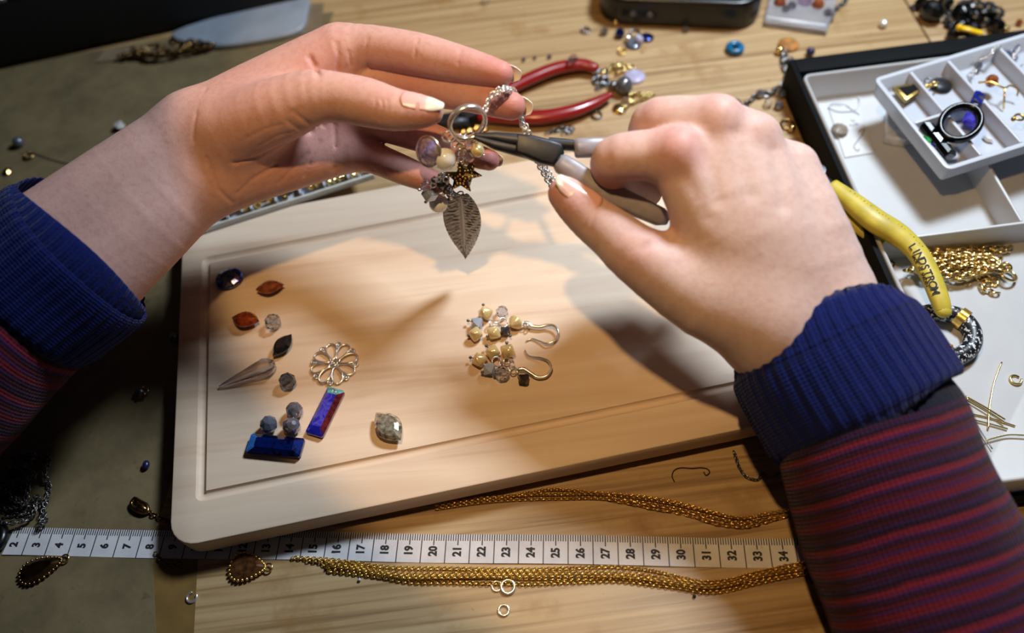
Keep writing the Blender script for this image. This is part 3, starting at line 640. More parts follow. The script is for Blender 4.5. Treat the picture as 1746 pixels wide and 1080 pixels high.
stone('navette_stone', 'black pointed oval stone touching the wide end of the clear spike', 482, 590, 'navette', .66, .38, .95, 'black', yaw_px(463, 610, 496, 572), lift=.03)
stone('navette_stone', 'large mottled silver and rose pointed stone alone at the board front', 663, 729, 'navette', .88, .56, 1.0, 'patina', yaw_px(640, 703, 688, 756), 18, lift=.04)
def bead(label, x, y, r, mat):
    p = at(x, y, H + r); m = MB(); facet(m, p, r, fr(p, random.uniform(0, 3), .5, .3))
    return tag(m.build('faceted_bead', mat, None, False, org=p), label, 'bead', 'faceted round beads on the board')
bead('clear round faceted bead right of the dark orange stone', 465, 549, .39, 'clear')
bead('clear grey faceted bead alone just right of the spike', 490, 650, .385, 'smoke')
bead('silvery faceted bead, backmost of three above the navy baguette', 502, 700, .385, 'silverbead')
bead('brownish silver faceted bead, middle of three above the navy baguette', 497, 727, .40, 'silverbead')
bead('translucent grey faceted bead, left of three above the navy baguette', 458, 724, .39, 'greybead')
# spike pendant
a, b = at(374, 660, H + .12), at(462, 622, H + .45); L = np.linalg.norm(b - a)
t = thing('crystal_spike', 'clear faceted crystal spike pendant pointing to the board left edge', 'pendant', at(420, 640, H))
M = axes(a, b - a, (0, 0, 1)); Mz = M.copy(); Mz[:3, 0], Mz[:3, 1], Mz[:3, 2] = M[:3, 1], M[:3, 2], M[:3, 0]
m = MB(); lathe(m, [(.05, 0), (.12, .25), (.42, L - .42), (.46, L - .2), (.36, L), (.2, L + .14)], 6, Mz); m.build('crystal', 'clear', t, False)
m = MB(); torus(m, axes(a + M[:3, 0] * (L + .05), M[:3, 2], M[:3, 1]), .14, .04, 14, 5); m.build('loop', 'silver', t)
# bars
def facet_hues(o, Ml, mats, pick):                              # hue per facet of a bar
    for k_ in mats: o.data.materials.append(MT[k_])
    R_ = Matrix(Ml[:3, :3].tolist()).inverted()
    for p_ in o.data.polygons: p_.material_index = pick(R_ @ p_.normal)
def bar(label, x1, y1, x2, y2, w, h, mat, name):
    a, b = at(x1, y1, H + h), at(x2, y2, H + h); a[2] = b[2] = H; L = np.linalg.norm(b - a); m = MB()
    M = axes((a + b) / 2, b - a, (0, 0, 1)); gem(m, outline('rect', L / 2, w / 2), [((.97, .8), 0.01), ((1, 1), h * .3), ((1, 1), h * .6), ((.70, .5), h)], M)
    return tag(m.build(name, mat, None, False, org=(a + b) / 2), label, 'gemstone'), M, L
MT['coat_teal'] = plain('teal_coat', (110, 176, 180), .1, .3, .25, vscale=500, Coat_Weight=.8); MT['coat_wine'] = plain('wine_coat', (96, 34, 40), .12, .3, .35, vscale=500, Coat_Weight=.8); MT['coat_blue'] = plain('cobalt_coat', (30, 34, 170), .1, .3, .25, vscale=300, Coat_Weight=.8); MT['painted_glint'] = plain('painted_sky_glint', (60, 130, 220), .08, .3, .1, Coat_Weight=1.0)
b1, M1, L1 = bar('violet blue iridescent baguette crystal with a hole, below the filigree flower', 533, 739, 572, 660, .82, .42, 'purpleab', 'baguette_crystal')
facet_hues(b1, M1, ['coat_teal', 'coat_wine', 'coat_blue'], lambda n_: 1 if n_.x > .25 else 2 if n_.y < -.3 else 3 if n_.y > .3 or n_.x < -.25 else 0)
m = MB(); torus(m, M1 @ fr((L1 / 2 - .2, 0, .34)), .09, .03, 12, 5); m.build('drill_hole', 'silver', b1)
b2, M2, L2 = bar('dark navy baguette crystal lying across the board front left', 421, 752, 513, 761, .86, .46, 'navyab', 'baguette_crystal')
facet_hues(b2, M2, ['painted_glint'], lambda n_: 1 if n_.x < -.25 and n_.z > .3 else 0)  # bright sky blue reflection painted onto the left end facets
p = at(571, 622, H)
# filigree flower
t = thing('filigree_flower', 'silver openwork flower disc with eight petal loops on the board', 'finding', p)
R0 = 1.06
for k_ in range(8):
    th = k_ * PI / 4 + .2; q = np.linspace(0, 2 * PI, 18, endpoint=False); x = .64 + .43 * np.cos(q); y = .29 * np.sin(q) * (.55 + .45 * (x - .2) / .8)
    m = MB(); tube(m, np.stack([p[0] + x * math.cos(th) - y * math.sin(th), p[1] + x * math.sin(th) + y * math.cos(th), H + .1 + .05 * np.sin(PI * (x - .2) / .8)], 1), .052, 6, True); m.build('petal', 'silver', t)
m = MB()
for k_ in range(8):
    th = k_ * PI / 4 + .2 + PI / 8; torus(m, fr(p + np.array([.96 * math.cos(th), .96 * math.sin(th), .09])), .12, .045, 10, 5); ball(m, p + np.array([.96 * math.cos(th), .96 * math.sin(th), .09]), .06, 6, 4)
m.build('rim_scroll', 'silver', t)
m = MB(); torus(m, fr(p + np.array([0, 0, .12])), .13, .05, 12, 6); ball(m, p + np.array([0, 0, .12]), .07, 8, 5); m.build('centre', 'silver', t)

# earrings
NUG = [(.08, -1.08), (.30, -.92), (.62, -.58), (.92, -.2), (1.02, 0), (.92, .2), (.62, .58), (.30, .92), (.08, 1.08)]
def nugget(c, r, ang): m = MB(); lathe(m, [(a_ * r, b_ * r) for a_, b_ in NUG], 12, fr(c, ang, 1.2, 0)); return m
def earring(label, hook, pearls, opal, clear, smoke, heads, rings_, p):
    t = thing('beaded_earring', label, 'earring', p, 'pair of beaded earrings')
    m = MB(); Q = spline([at(x, y, H + h) for x, y, h in hook], 6); r_ = np.interp(np.linspace(0, 1, len(Q)), [0, .12, .3, .5, 1], [.06, .10, .085, .055, .035]); tube(m, Q, r_, 8); m.build('ear_wire', 'silver', t)
    for i, (x, y, r, hx) in enumerate(pearls):
        c = at(x, y, H + r); m = nugget(c, r, i * 1.3); o = m.build('pearl', 'goldpearl', t)
    for x, y, r, mt in (opal + (('opal'),), clear + ('clear',), smoke + ('smoke_dark',)):
        c = at(x, y, H + r); m = MB()
        if mt == 'clear': facet(m, c, r, fr(c, .4, .3))
        else: bicone(m, fr(c, .5, 1.1), r, r * .95)
        m.build('bead', mt, t, False)
    for (x, y), (cx_, cy_) in heads:
        a_, b_ = at(x, y, H + .30), at(cx_, cy_, H + .30); m = MB(); tube(m, [a_, b_], .022, 5); ball(m, a_, .075, 8, 6); m.build('head_pin', 'darkmetal', t)
    for x, y, r, tl in rings_:
        m = MB(); torus(m, fr(at(x, y, H + .28), .4, tl, .4), r, .035, 16, 5); m.build('jump_ring', 'silver', t)
MT['smoke_dark'] = plain('dark_smoke', (74, 70, 70), .06, .2, .2, Transmission_Weight=.5)
earring('beaded earring nearer the back of the board, hook opening to the right',
    [(891, 552, .3), (899, 551, .25), (907, 556, .2), (920, 558, .2), (933, 555, .25), (945, 556, .3), (952, 566, .3), (948, 579, .25), (933, 586, .2), (920, 582, .12), (907, 578, .08), (897, 582, .06)],
    [(828, 534, .34, 0), (811, 570, .33, 0), (842, 568, .33, 0), (879, 550, .35, 0)], (813, 552, .34), (856, 532, .29), (861, 565, .27),
    [((824, 520), (828, 534)), ((798, 547), (812, 552)), ((799, 573), (811, 570)), ((831, 574), (842, 568)), ((870, 573), (861, 565))], [(858, 550, .22, .3), (838, 552, .16, .8), (846, 555, .14, .2), (895, 553, .12, .5), (901, 556, .10, 1.2)], at(850, 556, H))
earring('beaded earring nearer the front of the board, hook curving back to the left',
    [(880, 632, .3), (886, 630, .25), (894, 630, .25), (905, 637, .22), (918, 644, .2), (932, 641, .25), (940, 628, .3), (935, 616, .25), (923, 611, .2), (908, 609, .12), (900, 606, .1), (895, 597, .06)],
    [(817, 614, .34, 0), (840, 601, .34, 0), (866, 599, .35, 0)], (834, 630, .34), (856, 637, .34), (893, 647, .29),
    [((802, 610), (817, 614)), ((829, 590), (838, 600)), ((864, 585), (866, 599)), ((822, 635), (834, 630)), ((843, 640), (856, 637)), ((897, 652), (893, 645))], [(847, 617, .22, .3), (855, 622, .16, .9), (875, 632, .17, .4), (872, 620, .2, .9), (864, 616, .14, .2), (884, 636, .2, 1.3)], at(850, 620, H))

# ------------------------------------------------------------------ gold chains along the tape
def fine_chain(label, pts, mat, pitch=.125, W=.13, r=.026, group=None, name='gold_chain', dz=.08, jit=.1):
    t = thing(name, label, 'chain', at(*pts[len(pts) // 2], 0), group)
    m = MB(); chain_mb(m, spline([at(x, y, dz + .02 * math.sin(i * 1.3)) for i, (x, y) in enumerate(pts)], 8), pitch, W, r, n=7, jitter=jit); m.build('chain_links', mat, t, kind='stuff'); return t
up = [(745, 866), (795, 858), (840, 853), (900, 850), (960, 849), (1010, 848), (1055, 851), (1110, 858), (1170, 870), (1220, 882), (1262, 890), (1300, 884), (1345, 876)]
G = 'gold chains of the upper bundle'
fine_chain('gold box chain on the near side of the bundle just below the board', [(x, y + 2) for x, y in up], 'gold', group=G)
fine_chain('gold box chain along the middle of the bundle just below the board', [(x, y - 4 - (0 if x < 900 else 2)) for x, y in up], 'gold', group=G, dz=.16)
fine_chain('gold chain looping away at the back of the upper bundle', [(880, 845), (915, 838), (950, 835), (1000, 839), (1050, 843), (1100, 848), (1150, 857), (1210, 872), (1260, 885), (1320, 880)], 'gold', group=G, dz=.1)
fine_chain('loose gold curb chain sagging in front of the upper bundle at right', [(1040, 852), (1075, 858), (1110, 866), (1150, 873), (1180, 880), (1210, 890), (1240, 896), (1275, 898), (1305, 890), (1340, 880)], 'gold', .2, .2, .03, group=G, jit=.3)
lo = [(500, 958), (560, 962), (600, 968), (650, 976), (700, 981), (760, 980), (830, 980), (900, 981), (980, 980), (1050, 979), (1110, 984), (1160, 992), (1200, 999), (1240, 996), (1290, 984), (1340, 974), (1380, 968)]
G = 'gold chains of the lower bundle'
for k_, (dy, h, lb) in enumerate(((-10, .07, 'gold box chain of the lower bundle, nearest the tape edge'), (-2, .10, 'gold box chain of the lower bundle, second from the tape edge'), (6, .08, 'gold box chain of the lower bundle, third from the tape edge'), (14, .06, 'gold box chain of the lower bundle, outermost and nearest the front'), (3, .2, 'gold box chain lying on top of the lower bundle'))):
    fine_chain(lb, [(x + (26 * k_ if x < 520 else 0), y + dy * (1.0 if 680 < x < 1150 else .75) + 1.5 * math.sin(x / 60 + k_ * 2)) for x, y in lo], 'gold', .13, .145, .03, group=G, dz=h)
def ring_at(name, label, x, y, r, w, mat, h=0.0, group=None, gap=0.0, tilt=0.0, cat='ring'):
    p = at(x, y, h + w); m = MB(); th = np.linspace(gap, 2 * PI - gap, 40, endpoint=gap > 0)
    tube(m, np.stack([r * np.cos(th), r * np.sin(th), 0 * th], 1), w, 10, gap == 0, M=fr(p, 1.0, tilt)); return tag(m.build(name, mat, None, org=p), label, cat, group)
G = 'loose jump rings before the chains'
ring_at('jump_ring', 'small silver jump ring left of the larger one below the lower chains', 847, 1000, .19, .04, 'silver', group=G)
ring_at('jump_ring', 'larger silver jump ring touching the lower gold chains', 866, 1001, .26, .07, 'silver', group=G)
ring_at('jump_ring', 'lone silver jump ring nearest the front edge of the picture', 859, 1041, .20, .05, 'silver', group=G)
ring_at('jump_ring', 'open silver jump ring lying on the amber tape strip', 327, 1019, .20, .05, 'silver', group=G, gap=.6)

# ------------------------------------------------------------------ loose findings left of the board
t = thing('silver_chain', 'tangled heap of darkened silver chain at the left picture edge', 'chain', at(40, 840, 0))
pts = [at(x, y, .08 + .12 * (i % 4)) for i, (x, y) in enumerate([(10, 880), (60, 870), (25, 850), (5, 830), (50, 835), (30, 815), (8, 800), (45, 795), (22, 782), (58, 778), (15, 840), (40, 862), (0, 865), (-20, 820), (20, 822), (60, 812), (40, 790), (78, 778), (84, 790), (76, 806), (84, 830), (80, 850), (74, 872), (70, 893), (78, 884), (62, 846), (55, 880), (10, 893), (-15, 880), (-30, 840), (15, 800), (48, 822), (33, 872), (5, 812)])]
m = MB(); chain_mb(m, spline(pts, 9), .16, .2, .036, jitter=.5); m.build('chain_links', 'darkmetal', t, kind='stuff')
t = thing('chain_clasp', 'bronze lobster clasp with chain end running under the board corner', 'clasp', at(240, 862, 0))
Q = spline([list(at(x, y, .18)) for x, y in ((228, 852), (224, 859), (229, 868), (242, 874), (252, 872), (250, 862), (240, 856), (230, 850))], 5); m = MB(); tube(m, Q, .085, 8, True); m.build('lobster_claw', 'bronze', t)
m = MB(); lathe(m, [(.05, -.3), (.14, -.2), (.16, 0), (.13, .2), (.05, .3)], 10, axes(at(242, 866, .2), (0, 0, 1), at(256, 872, .2) - at(230, 856, .2))); m.build('lever', 'bronze', t)
m = MB(); chain_mb(m, [at(252, 872, .12), at(265, 880, .1), at(285, 888, .06), at(300, 905, .06)], .16, .18, .035); m.build('chain_links', 'bronze', t, kind='stuff')
MT['darkamber'] = plain('dark_amber', (84, 52, 28), .12, .3, .4, vscale=400, Coat_Weight=.6)
def pear(label, tip, end, w, rimmed, name='pear_charm'):
    a, b = at(*tip, .15), at(*end, .15); L = np.linalg.norm(b - a); M = axes((a + b) / 2, b - a, (0, 0, 1)); p = (a + b) / 2 * np.array([1, 1, 0])
    t = thing(name, label, 'charm', p, 'pear charms peeping out under the tape')
    m = MB(); gem(m, outline('pear', -L / 2, w, 16), [(.7, -.14), (.95, -.05), (.95, .06), (.6, .17)], M); m.build('stone', 'darkamber' if rimmed else 'bronze', t, False)
    o_ = outline('pear', -L / 2, w, 26); m = MB()
    for q in o_: ball(m, M[:3, :3] @ np.array([q[0], q[1], .0]) + M[:3, 3], .075, 7, 5)
    m.build('beaded_rim', 'gold' if rimmed else 'bronze', t)
    m = MB(); torus(m, M @ fr((-L / 2 - .14, 0, 0)), .16, .04, 14, 5); m.build('loop', 'palegold', t); return t
pear('amber pear charm with a beaded gold rim, below the tape at centimetre twelve', (452, 968), (392, 966), .52, True)
pear('dark bronze pear charm below the tape at centimetre three', (105, 955), (33, 985), .46, False)
fine_chain('short dark chain end peeping below the tape at centimetre nine', [(266, 945), (275, 956), (285, 962), (300, 962), (310, 958)], 'bronze', .15, .16, .03, name='chain_end')
p = at(242, 671, .15)
t = thing('caged_bead', 'dark metal filigree bead lying on the paper left of the board', 'bead', p)
m = MB(); ball(m, p + np.array([0, 0, .1]), .22, 10, 6); m.build('core', 'darkmetal', t)
m = MB(); [torus(m, fr(p + np.array([.22 * math.cos(a_), .2 * math.sin(a_), .12]), a_, .5, .3), .13, .035, 10, 5) for a_ in np.linspace(0, 5.2, 6)]; m.build('scrolls', 'bronze', t)
def drop(name, label, x, y, r, mat, h=0.02, cat='bead', sc=(1, 1, 1), group=None):
    p = at(x, y, h + r * sc[2]); m = MB(); ball(m, p, r, 12, 8, sc); return tag(m.build(name, mat, None, org=p), label, cat, group)
MT['indigo'] = plain('indigo_bead', (28, 28, 70), .3, 0, .2)
drop('seed_bead', 'small indigo bead on the paper above the clasp', 249, 793, .2, 'indigo', sc=(.8, 1.1, .7))
drop('round_bead', 'dark grey bead far left on the paper behind the sleeve', 31, 242, .32, 'greypearl')
ring_at('brown_ring', 'dull brown ring with a thread lying left behind the forearm', 49, 266, .26, .08, 'bronze', .02, gap=.3)
m = MB(); tube(m, spline([at(x, y, .04) for x, y in ((58, 262), (80, 270), (100, 276), (118, 280))], 5), .04, 5); tag(m.build('thread_end', 'thread', None, org=at(90, 272, 0)), 'brown thread trailing from the dull ring towards the forearm', 'thread')
m = MB(); gem(m, outline('pear', .3, .25, 10), [(.7, 0), (1, .1), (.6, .2)], fr(at(14, 294, .02), .8)); tag(m.build('chip_bead', 'bronze', None, False, org=at(14, 294, 0)), 'brown chip of bead nearest the left edge above the sleeve', 'bead')
p = at(204, 214, .3); m = MB(); bicone(m, fr(p, .3, .6), .33, .3); tag(m.build('bicone_bead', 'foil', None, False, org=p), 'white pointed bead on the paper just behind the forearm', 'bead')
p = at(298, 576, .25); m = MB(); facet(m, p, .25); tag(m.build('edge_bead', 'darkmetal', None, False, org=p), 'dark bead in the shadow against the board left edge', 'bead')
m = MB(); tube(m, spline([at(x, y, .04) for x, y in ((1150, 822), (1146, 812), (1150, 802), (1162, 798), (1180, 799), (1194, 798), (1206, 800), (1210, 806), (1204, 811), (1200, 805))], 5), .025, 5); tag(m.build('thread_curl', 'thread', None, org=at(1175, 805, 0)), 'curl of fine dark thread between board and upper chains', 'thread')
for x, y, lb in ((613, 989, 'tiny clear chip in front of the lower chains, towards the left'), (1184, 1017, 'tiny dark crumb in front of the lower chains, towards the right')):
    drop('crumb', lb, x, y, .07, 'foil' if x < 700 else 'ink', h=.0)
fine_chain('dark fine chain in the shadow between board front and right sleeve', [(1252, 772), (1256, 785), (1262, 800), (1275, 815), (1292, 818), (1300, 806), (1312, 812), (1330, 806)], 'darkmetal', .13, .13, .025, name='dark_chain')

# ------------------------------------------------------------------ things at the back of the table
a, b = at(0, 122, 0), at(556, 0, 0); M = axes(b, b - a, (0, 0, 1))
t = thing('equipment_case', 'large black padded case at the back left corner of the table', 'case', (a + b) / 2 + np.array([0, 5, 0]))
m = MB(); slab(m, rrect(-42, -.2, 0, 18, 1.4, 6), .02, 7.5, .8, M); m.build('case_body', 'blackcloth', t, flat_angle=60)
m = MB(); slab(m, rrect(-42.1, -.1, -.1, 18.1, 1.5, 6), 4.6, 5.0, .18, M); m.build('zip_band', 'blackgloss', t, flat_angle=60)
m = MB(); tube(m, [M[:3, :3] @ np.array([q, -.35, 4.8]) + M[:3, 3] for q in (-20, -19, -18)], .18, 8); m.build('zip_pull', 'steel', t)
t = thing('plastic_bag', 'pale blue grey plastic bag on the table in front of the black case', 'bag', at(440, 48, 0))
MT['palebag'] = plain('pale_bag', (132, 140, 152), .35, 0, .05, vscale=60, bmp=.4)
P = np.array([at(300, 62, 0)[:2], at(352, 86, 0)[:2], at(440, 78, 0)[:2], at(512, 60, 0)[:2], at(527, 30, 0)[:2], at(525, 0, 0)[:2], at(470, 10, 0)[:2]]); 
P = spline(P, 5, True); m = MB(); slab(m, P, .03, .45, .18); m.build('bag_body', 'palebag', t)
MT['brownfilm'] = plain('brown_film', (120, 104, 84), .3, 0, .1, vscale=60)
P = np.array([at(513, 62, 0)[:2], at(548, 52, 0)[:2], at(553, 6, 0)[:2], at(529, 8, 0)[:2]]); m = MB(); slab(m, P, .02, .1, .03); m.build('bag_flap', 'brownfilm', t, False)
t = thing('bronze_chain', 'dull bronze chain heap at the foot of the black case', 'chain', at(280, 84, 0))
pts = [at(x, y, .35 + .15 * (i % 3)) for i, (x, y) in enumerate([(205, 96), (250, 88), (225, 84), (262, 96), (282, 82), (255, 78), (300, 88), (322, 76), (290, 74), (338, 82), (352, 74), (318, 70), (345, 78), (362, 76), (270, 92), (240, 94), (215, 92)])]
m = MB(); chain_mb(m, spline(pts, 7), .26, .3, .06, jitter=.5); m.build('chain_links', 'bronze', t, kind='stuff')
P = np.array([at(165, 108, 0)[:2], at(360, 88, 0)[:2], at(372, 70, 0)[:2], at(180, 86, 0)[:2]]); m = MB(); slab(m, P, .02, .12, .04)
tag(m.build('film_sachet', 'brownfilm', None, False, org=at(270, 88, 0)), 'flat brownish film sachet beneath the bronze chain heap', 'sachet')

t = thing('black_device', 'rounded glossy black box device standing at the back centre', 'device', at(1160, 10, 0))
a, b = at(1045, 43, 0), at(1275, 54, 0); M = axes(a, b - a, (0, 0, 1)); L = np.linalg.norm(b - a)
m = MB(); slab(m, rrect(-1.0, L + .6, 0, 8, 1.6, 8), .02, 1.9, .22, M); m.build('device_body', 'blackgloss', t, flat_angle=60)
m = MB(); slab(m, rrect(-.7, L + .3, .3, 7.7, 1.4, 8), 1.88, 2.0, .06, M); m.build('top_panel', 'blackcard', t, flat_angle=60)
m = MB()
for q in (1.2, 2.2): lathe(m, [(.02, 0), (.2, 0), (.22, .05), (.15, .08), (.02, .08)], 12, M @ fr((q, 0.02, .9), 0, 0, PI / 2))
m.build('button', 'steel', t)
t = thing('zip_bag', 'clear resealable bag holding crystals, right of the black device', 'bag', at(1365, 25, 0))
P = np.array([at(1300, 46, 0)[:2], at(1408, 62, 0)[:2], at(1428, 0, 0)[:2], at(1420, -40, 0)[:2], at(1318, -30, 0)[:2]])
m = MB(); slab(m, P, .03, .4, .15); m.build('bag_body', 'film', t, False)
MT['seal'] = plain('bag_seal', (206, 206, 214), .3, 0, .05)
m = MB(); tube(m, [at(1306, 30, .42), at(1408, 44, .42)], .14, 6, flat=.4, up=(0, 0, 1)); m.build('seal_strip', 'seal', t)
for x, y, r in ((1330, 4, .4), (1350, 10, .3), (1372, 2, .45), (1395, 8, .4), (1412, 22, .3), (1340, 16, .25)):
    m = MB(); facet(m, at(x, y, .45), r); m.build('crystal', random.choice(['silverbead', 'lilac', 'copper']), t, False)
fine_chain('grey chain trailing from the clear bag towards the back edge', [(1405, 46), (1416, 34), (1420, 22), (1430, 12), (1440, 4), (1444, -8)], 'steel', .26, .3, .06, name='grey_chain')
ring_at('ring_bead', 'teal blue ring bead alone on the table below the black device', 1253, 82, .36, .2, 'blue', cat='bead')
# little heap behind the red pliers
def scatter(items):
    for nm, lb, ct, x, y, r, mt, kd in items:
        if kd == 'ring': ring_at(nm, lb, x, y, r, r * .22, mt, .02, tilt=random.uniform(-.2, .2), cat=ct)
        elif kd == 'ball': drop(nm, lb, x, y, r, mt, .01, ct)
        elif kd == 'disc':
            p = at(x, y, .02); m = MB(); lathe(m, [(r * .4, 0), (r, .04), (r, .1), (r * .6, .16), (.02, .17)], 16, fr(p, 0, .05)); tag(m.build(nm, mt, None, org=p), lb, ct)
        elif kd == 'gem':
            p = at(x, y, r * .8); m = MB(); facet(m, p, r, fr(p, x, .4)); tag(m.build(nm, mt, None, False, org=p), lb, ct)
scatter([('jump_ring', 'thin grey ring lying apart, left of the blurred bead group by the device', 'ring', 998, 52, .26, 'steel', 'ring'),
    ('glass_bead', 'grey glass bead leftmost in the bead group below the device', 'bead', 1030, 54, .26, 'smoke', 'gem'),
    ('gold_bead', 'small gold bead just below the left end of the black device', 'bead', 1050, 38, .2, 'palegold', 'ball'),
    ('navy_bead', 'navy bead in the middle of the bead group below the device', 'bead', 1057, 57, .32, 'navyab', 'gem'),
    ('silver_bead', 'bright silver bead below the navy bead of the group', 'bead', 1071, 66, .22, 'silver', 'ball'),
    ('clear_disc', 'pale disc bead at the lower side of the bead group', 'bead', 1080, 76, .5, 'greybead', 'disc'),
    ('lilac_bead', 'lilac bead between pale disc and dark button of the group', 'bead', 1090, 68, .26, 'violetdisc', 'ball'),
    ('dark_button', 'dark navy button at the right end of the bead group', 'button', 1103, 65, .42, 'navyab', 'disc'),
    ('silver_ring', 'silver ring at the upper side of the bead group', 'ring', 1082, 57, .3, 'steel', 'ring'),
    ('gold_ring', 'gold ring lowest of the bead group, above the red handles', 'ring', 1060, 88, .24, 'gold', 'ring'),
    ('clear_bead', 'clear bead on the table at the lower edge of the black device', 'bead', 1169, 51, .2, 'clear', 'gem'),
    ('grey_pearl', 'large grey pearl between the red pliers handles and the right hand', 'pearl', 1064, 146, .52, 'greypearl', 'ball'),
    ('lavender_disc', 'lavender disc leaning behind the large grey pearl', 'bead', 1082, 132, .62, 'violetdisc', 'disc'),
    ('clear_drop', 'bright clear drop just below the large grey pearl', 'bead', 1066, 172, .26, 'clear', 'gem'),
    ('gold_disc', 'gold disc below the pearl beside the right hand', 'bead', 1055, 186, .36, 'palegold', 'disc'),
    ('silver_ball', 'silver bead left of the large grey pearl', 'bead', 1046, 146, .26, 'steel', 'ball'),
    ('steel_ring', 'grey ring at the upper red handle tip', 'ring', 1026, 126, .32, 'steel', 'ring'),
    ('grey_ring', 'grey ring at the lower red handle, nearest the front', 'ring', 1017, 196, .28, 'steel', 'ring'),
    ('small_ring', 'thin ring under the gold chain behind the lower red handle', 'ring', 1019, 138, .3, 'darkmetal', 'ring'),
    ('white_chip', 'white chip on the table right of the clear bag', 'chip', 1506, 41, .26, 'foil', 'gem'),
    ('glass_stud', 'clear stud at the top edge of the picture, above the left fingers', 'bead', 828, 0, .26, 'clear', 'gem'),
    ('dark_stud', 'dark bead behind the tray back left corner', 'bead', 1382, 88, .26, 'indigo', 'ball'),
    ('tan_flower', 'tan suede flower at the top of the dark chain beside the tray', 'finding', 1344, 78, .62, 'rust', 'disc'),
    ('gold_flake', 'bright gold bead on the edge of the tan flower', 'bead', 1329, 86, .24, 'palegold', 'ball'),
    ('gold_stud', 'gold bead lying between right hand and tray', 'bead', 1350, 219, .2, 'palegold', 'ball'),
    ('bronze_ring', 'dark bronze ring lying between right hand and tray', 'ring', 1342, 212, .34, 'bronze', 'ring')])
fine_chain('gold chain heap between red handles and the grey pearl', [(1028, 122), (1050, 116), (1070, 112), (1078, 118), (1060, 124), (1040, 120), (1052, 110), (1068, 120), (1048, 128)], 'palegold', .26, .28, .06, jit=.5)
fine_chain('small gold chain bits lying against the right hand knuckle', [(1072, 168), (1085, 160), (1100, 164), (1112, 160), (1100, 170), (1085, 174), (1070, 180), (1062, 190), (1050, 192)], 'palegold', .26, .28, .06, jit=.5)
fine_chain('grey chain piece between red handles and the pearl', [(1016, 140), (1026, 132), (1036, 140), (1048, 150), (1030, 146), (1020, 150)], 'steel', .3, .32, .07, name='grey_chain', jit=.5)
fine_chain('faint grey chain bits in front of the lower red handle', [(935, 226), (950, 222), (965, 218), (978, 222), (960, 228)], 'steel', .26, .28, .05, name='grey_chain', jit=.5)
fine_chain('dark crystal chain running down beside the tray back left corner', [(1338, 92), (1336, 104), (1340, 118), (1342, 132), (1338, 142), (1326, 152), (1312, 160), (1296, 162), (1280, 172), (1268, 182), (1256, 180), (1262, 190)], 'darkmetal', .34, .4, .09, name='crystal_chain', jit=.6)
scatter([('silver_sequin', 'silver bead %s of the dark chain beside the tray' % w_, 'bead', x, y, .26, mt, 'gem') for w_, x, y, mt in
    (('at the lower left end', 1256, 176, 'silverbead'), ('on the lowest bend', 1270, 188, 'silverbead'), ('near the middle bend', 1296, 160, 'silverbead'), ('at the inner right branch', 1310, 176, 'clear'), ('at the right branch tip', 1328, 180, 'silverbead'), ('above the right branch', 1334, 160, 'greybead'), ('close under the tan flower', 1348, 104, 'silverbead'))])
# dark beads at the back right
for i, (x, y, r, w_) in enumerate(((1590, 18, .75, 'largest and leftmost'), (1572, 6, .45, 'at the back left'), (1612, 4, .5, 'second along the back'), (1640, 20, .6, 'in the middle'), (1664, 28, .55, 'right of the middle one'), (1640, 44, .5, 'in front of the middle one'), (1660, 50, .45, 'behind the yellow tag'), (1700, 44, .5, 'at the right end'), (1626, 58, .42, 'nearest the tray'))):
    p = at(x, y, r * .8); m = MB(); facet(m, p, r, fr(p, i, .3), 9, .8); tag(m.build('dark_bead', 'onyx' if i % 2 else 'blackgloss', None, False, org=p), 'black faceted bead %s in the heap behind the tray' % w_, 'bead', 'black beads behind the tray')
for i, (x, y, r, mt, w_) in enumerate(((1619, 10, .22, 'silver', 'second clear one'), (1616, 34, .26, 'clear', 'left of the middle black bead'), (1658, 12, .22, 'silver', 'at the back'), (1628, 42, .2, 'silver', 'before the middle black bead'), (1677, 40, .22, 'silverbead', 'right of the yellow tag'), (1700, 22, .24, 'clear', 'at the far right back'), (1738, 38, .2, 'copper', 'alone near the right picture edge'), (1716, 50, .2, 'palegold', 'beside the tray rim'))):
    p = at(x, y, r); m = MB(); facet(m, p, r); tag(m.build('bright_bead', mt, None, False, org=p), 'small bright bead %s in the dark heap' % w_, 'bead', 'bright beads in the dark heap')
ring_at('black_ring', 'black ring with an open middle at the right of the dark heap', 1678, 21, .62, .2, 'onyx', .3, tilt=.5)
t = thing('yellow_tag', 'bright yellow plastic strip lying in the dark bead heap', 'strip', at(1655, 51, 0.7))
m = MB(); tube(m, spline([at(1636, 47, .9), at(1652, 50, 1.0), at(1664, 54, .9), at(1674, 56, .8)], 5), .2, 8, flat=.5, up=(0, 0, 1)); m.build('strip_body', 'yellowtag', t)
m = MB(); ball(m, at(1636, 47, .95), .2, 8, 6); m.build('strip_head', 'yellowtag', t)
fine_chain('dark chain coiled among the black beads behind the tray', [(1560, 12), (1580, 4), (1605, 14), (1622, 26), (1612, 40), (1630, 50), (1650, 36), (1680, 40), (1705, 30), (1696, 14), (1660, 4), (1640, 8)], 'gun', .4, .46, .1, name='dark_chain', jit=.6)

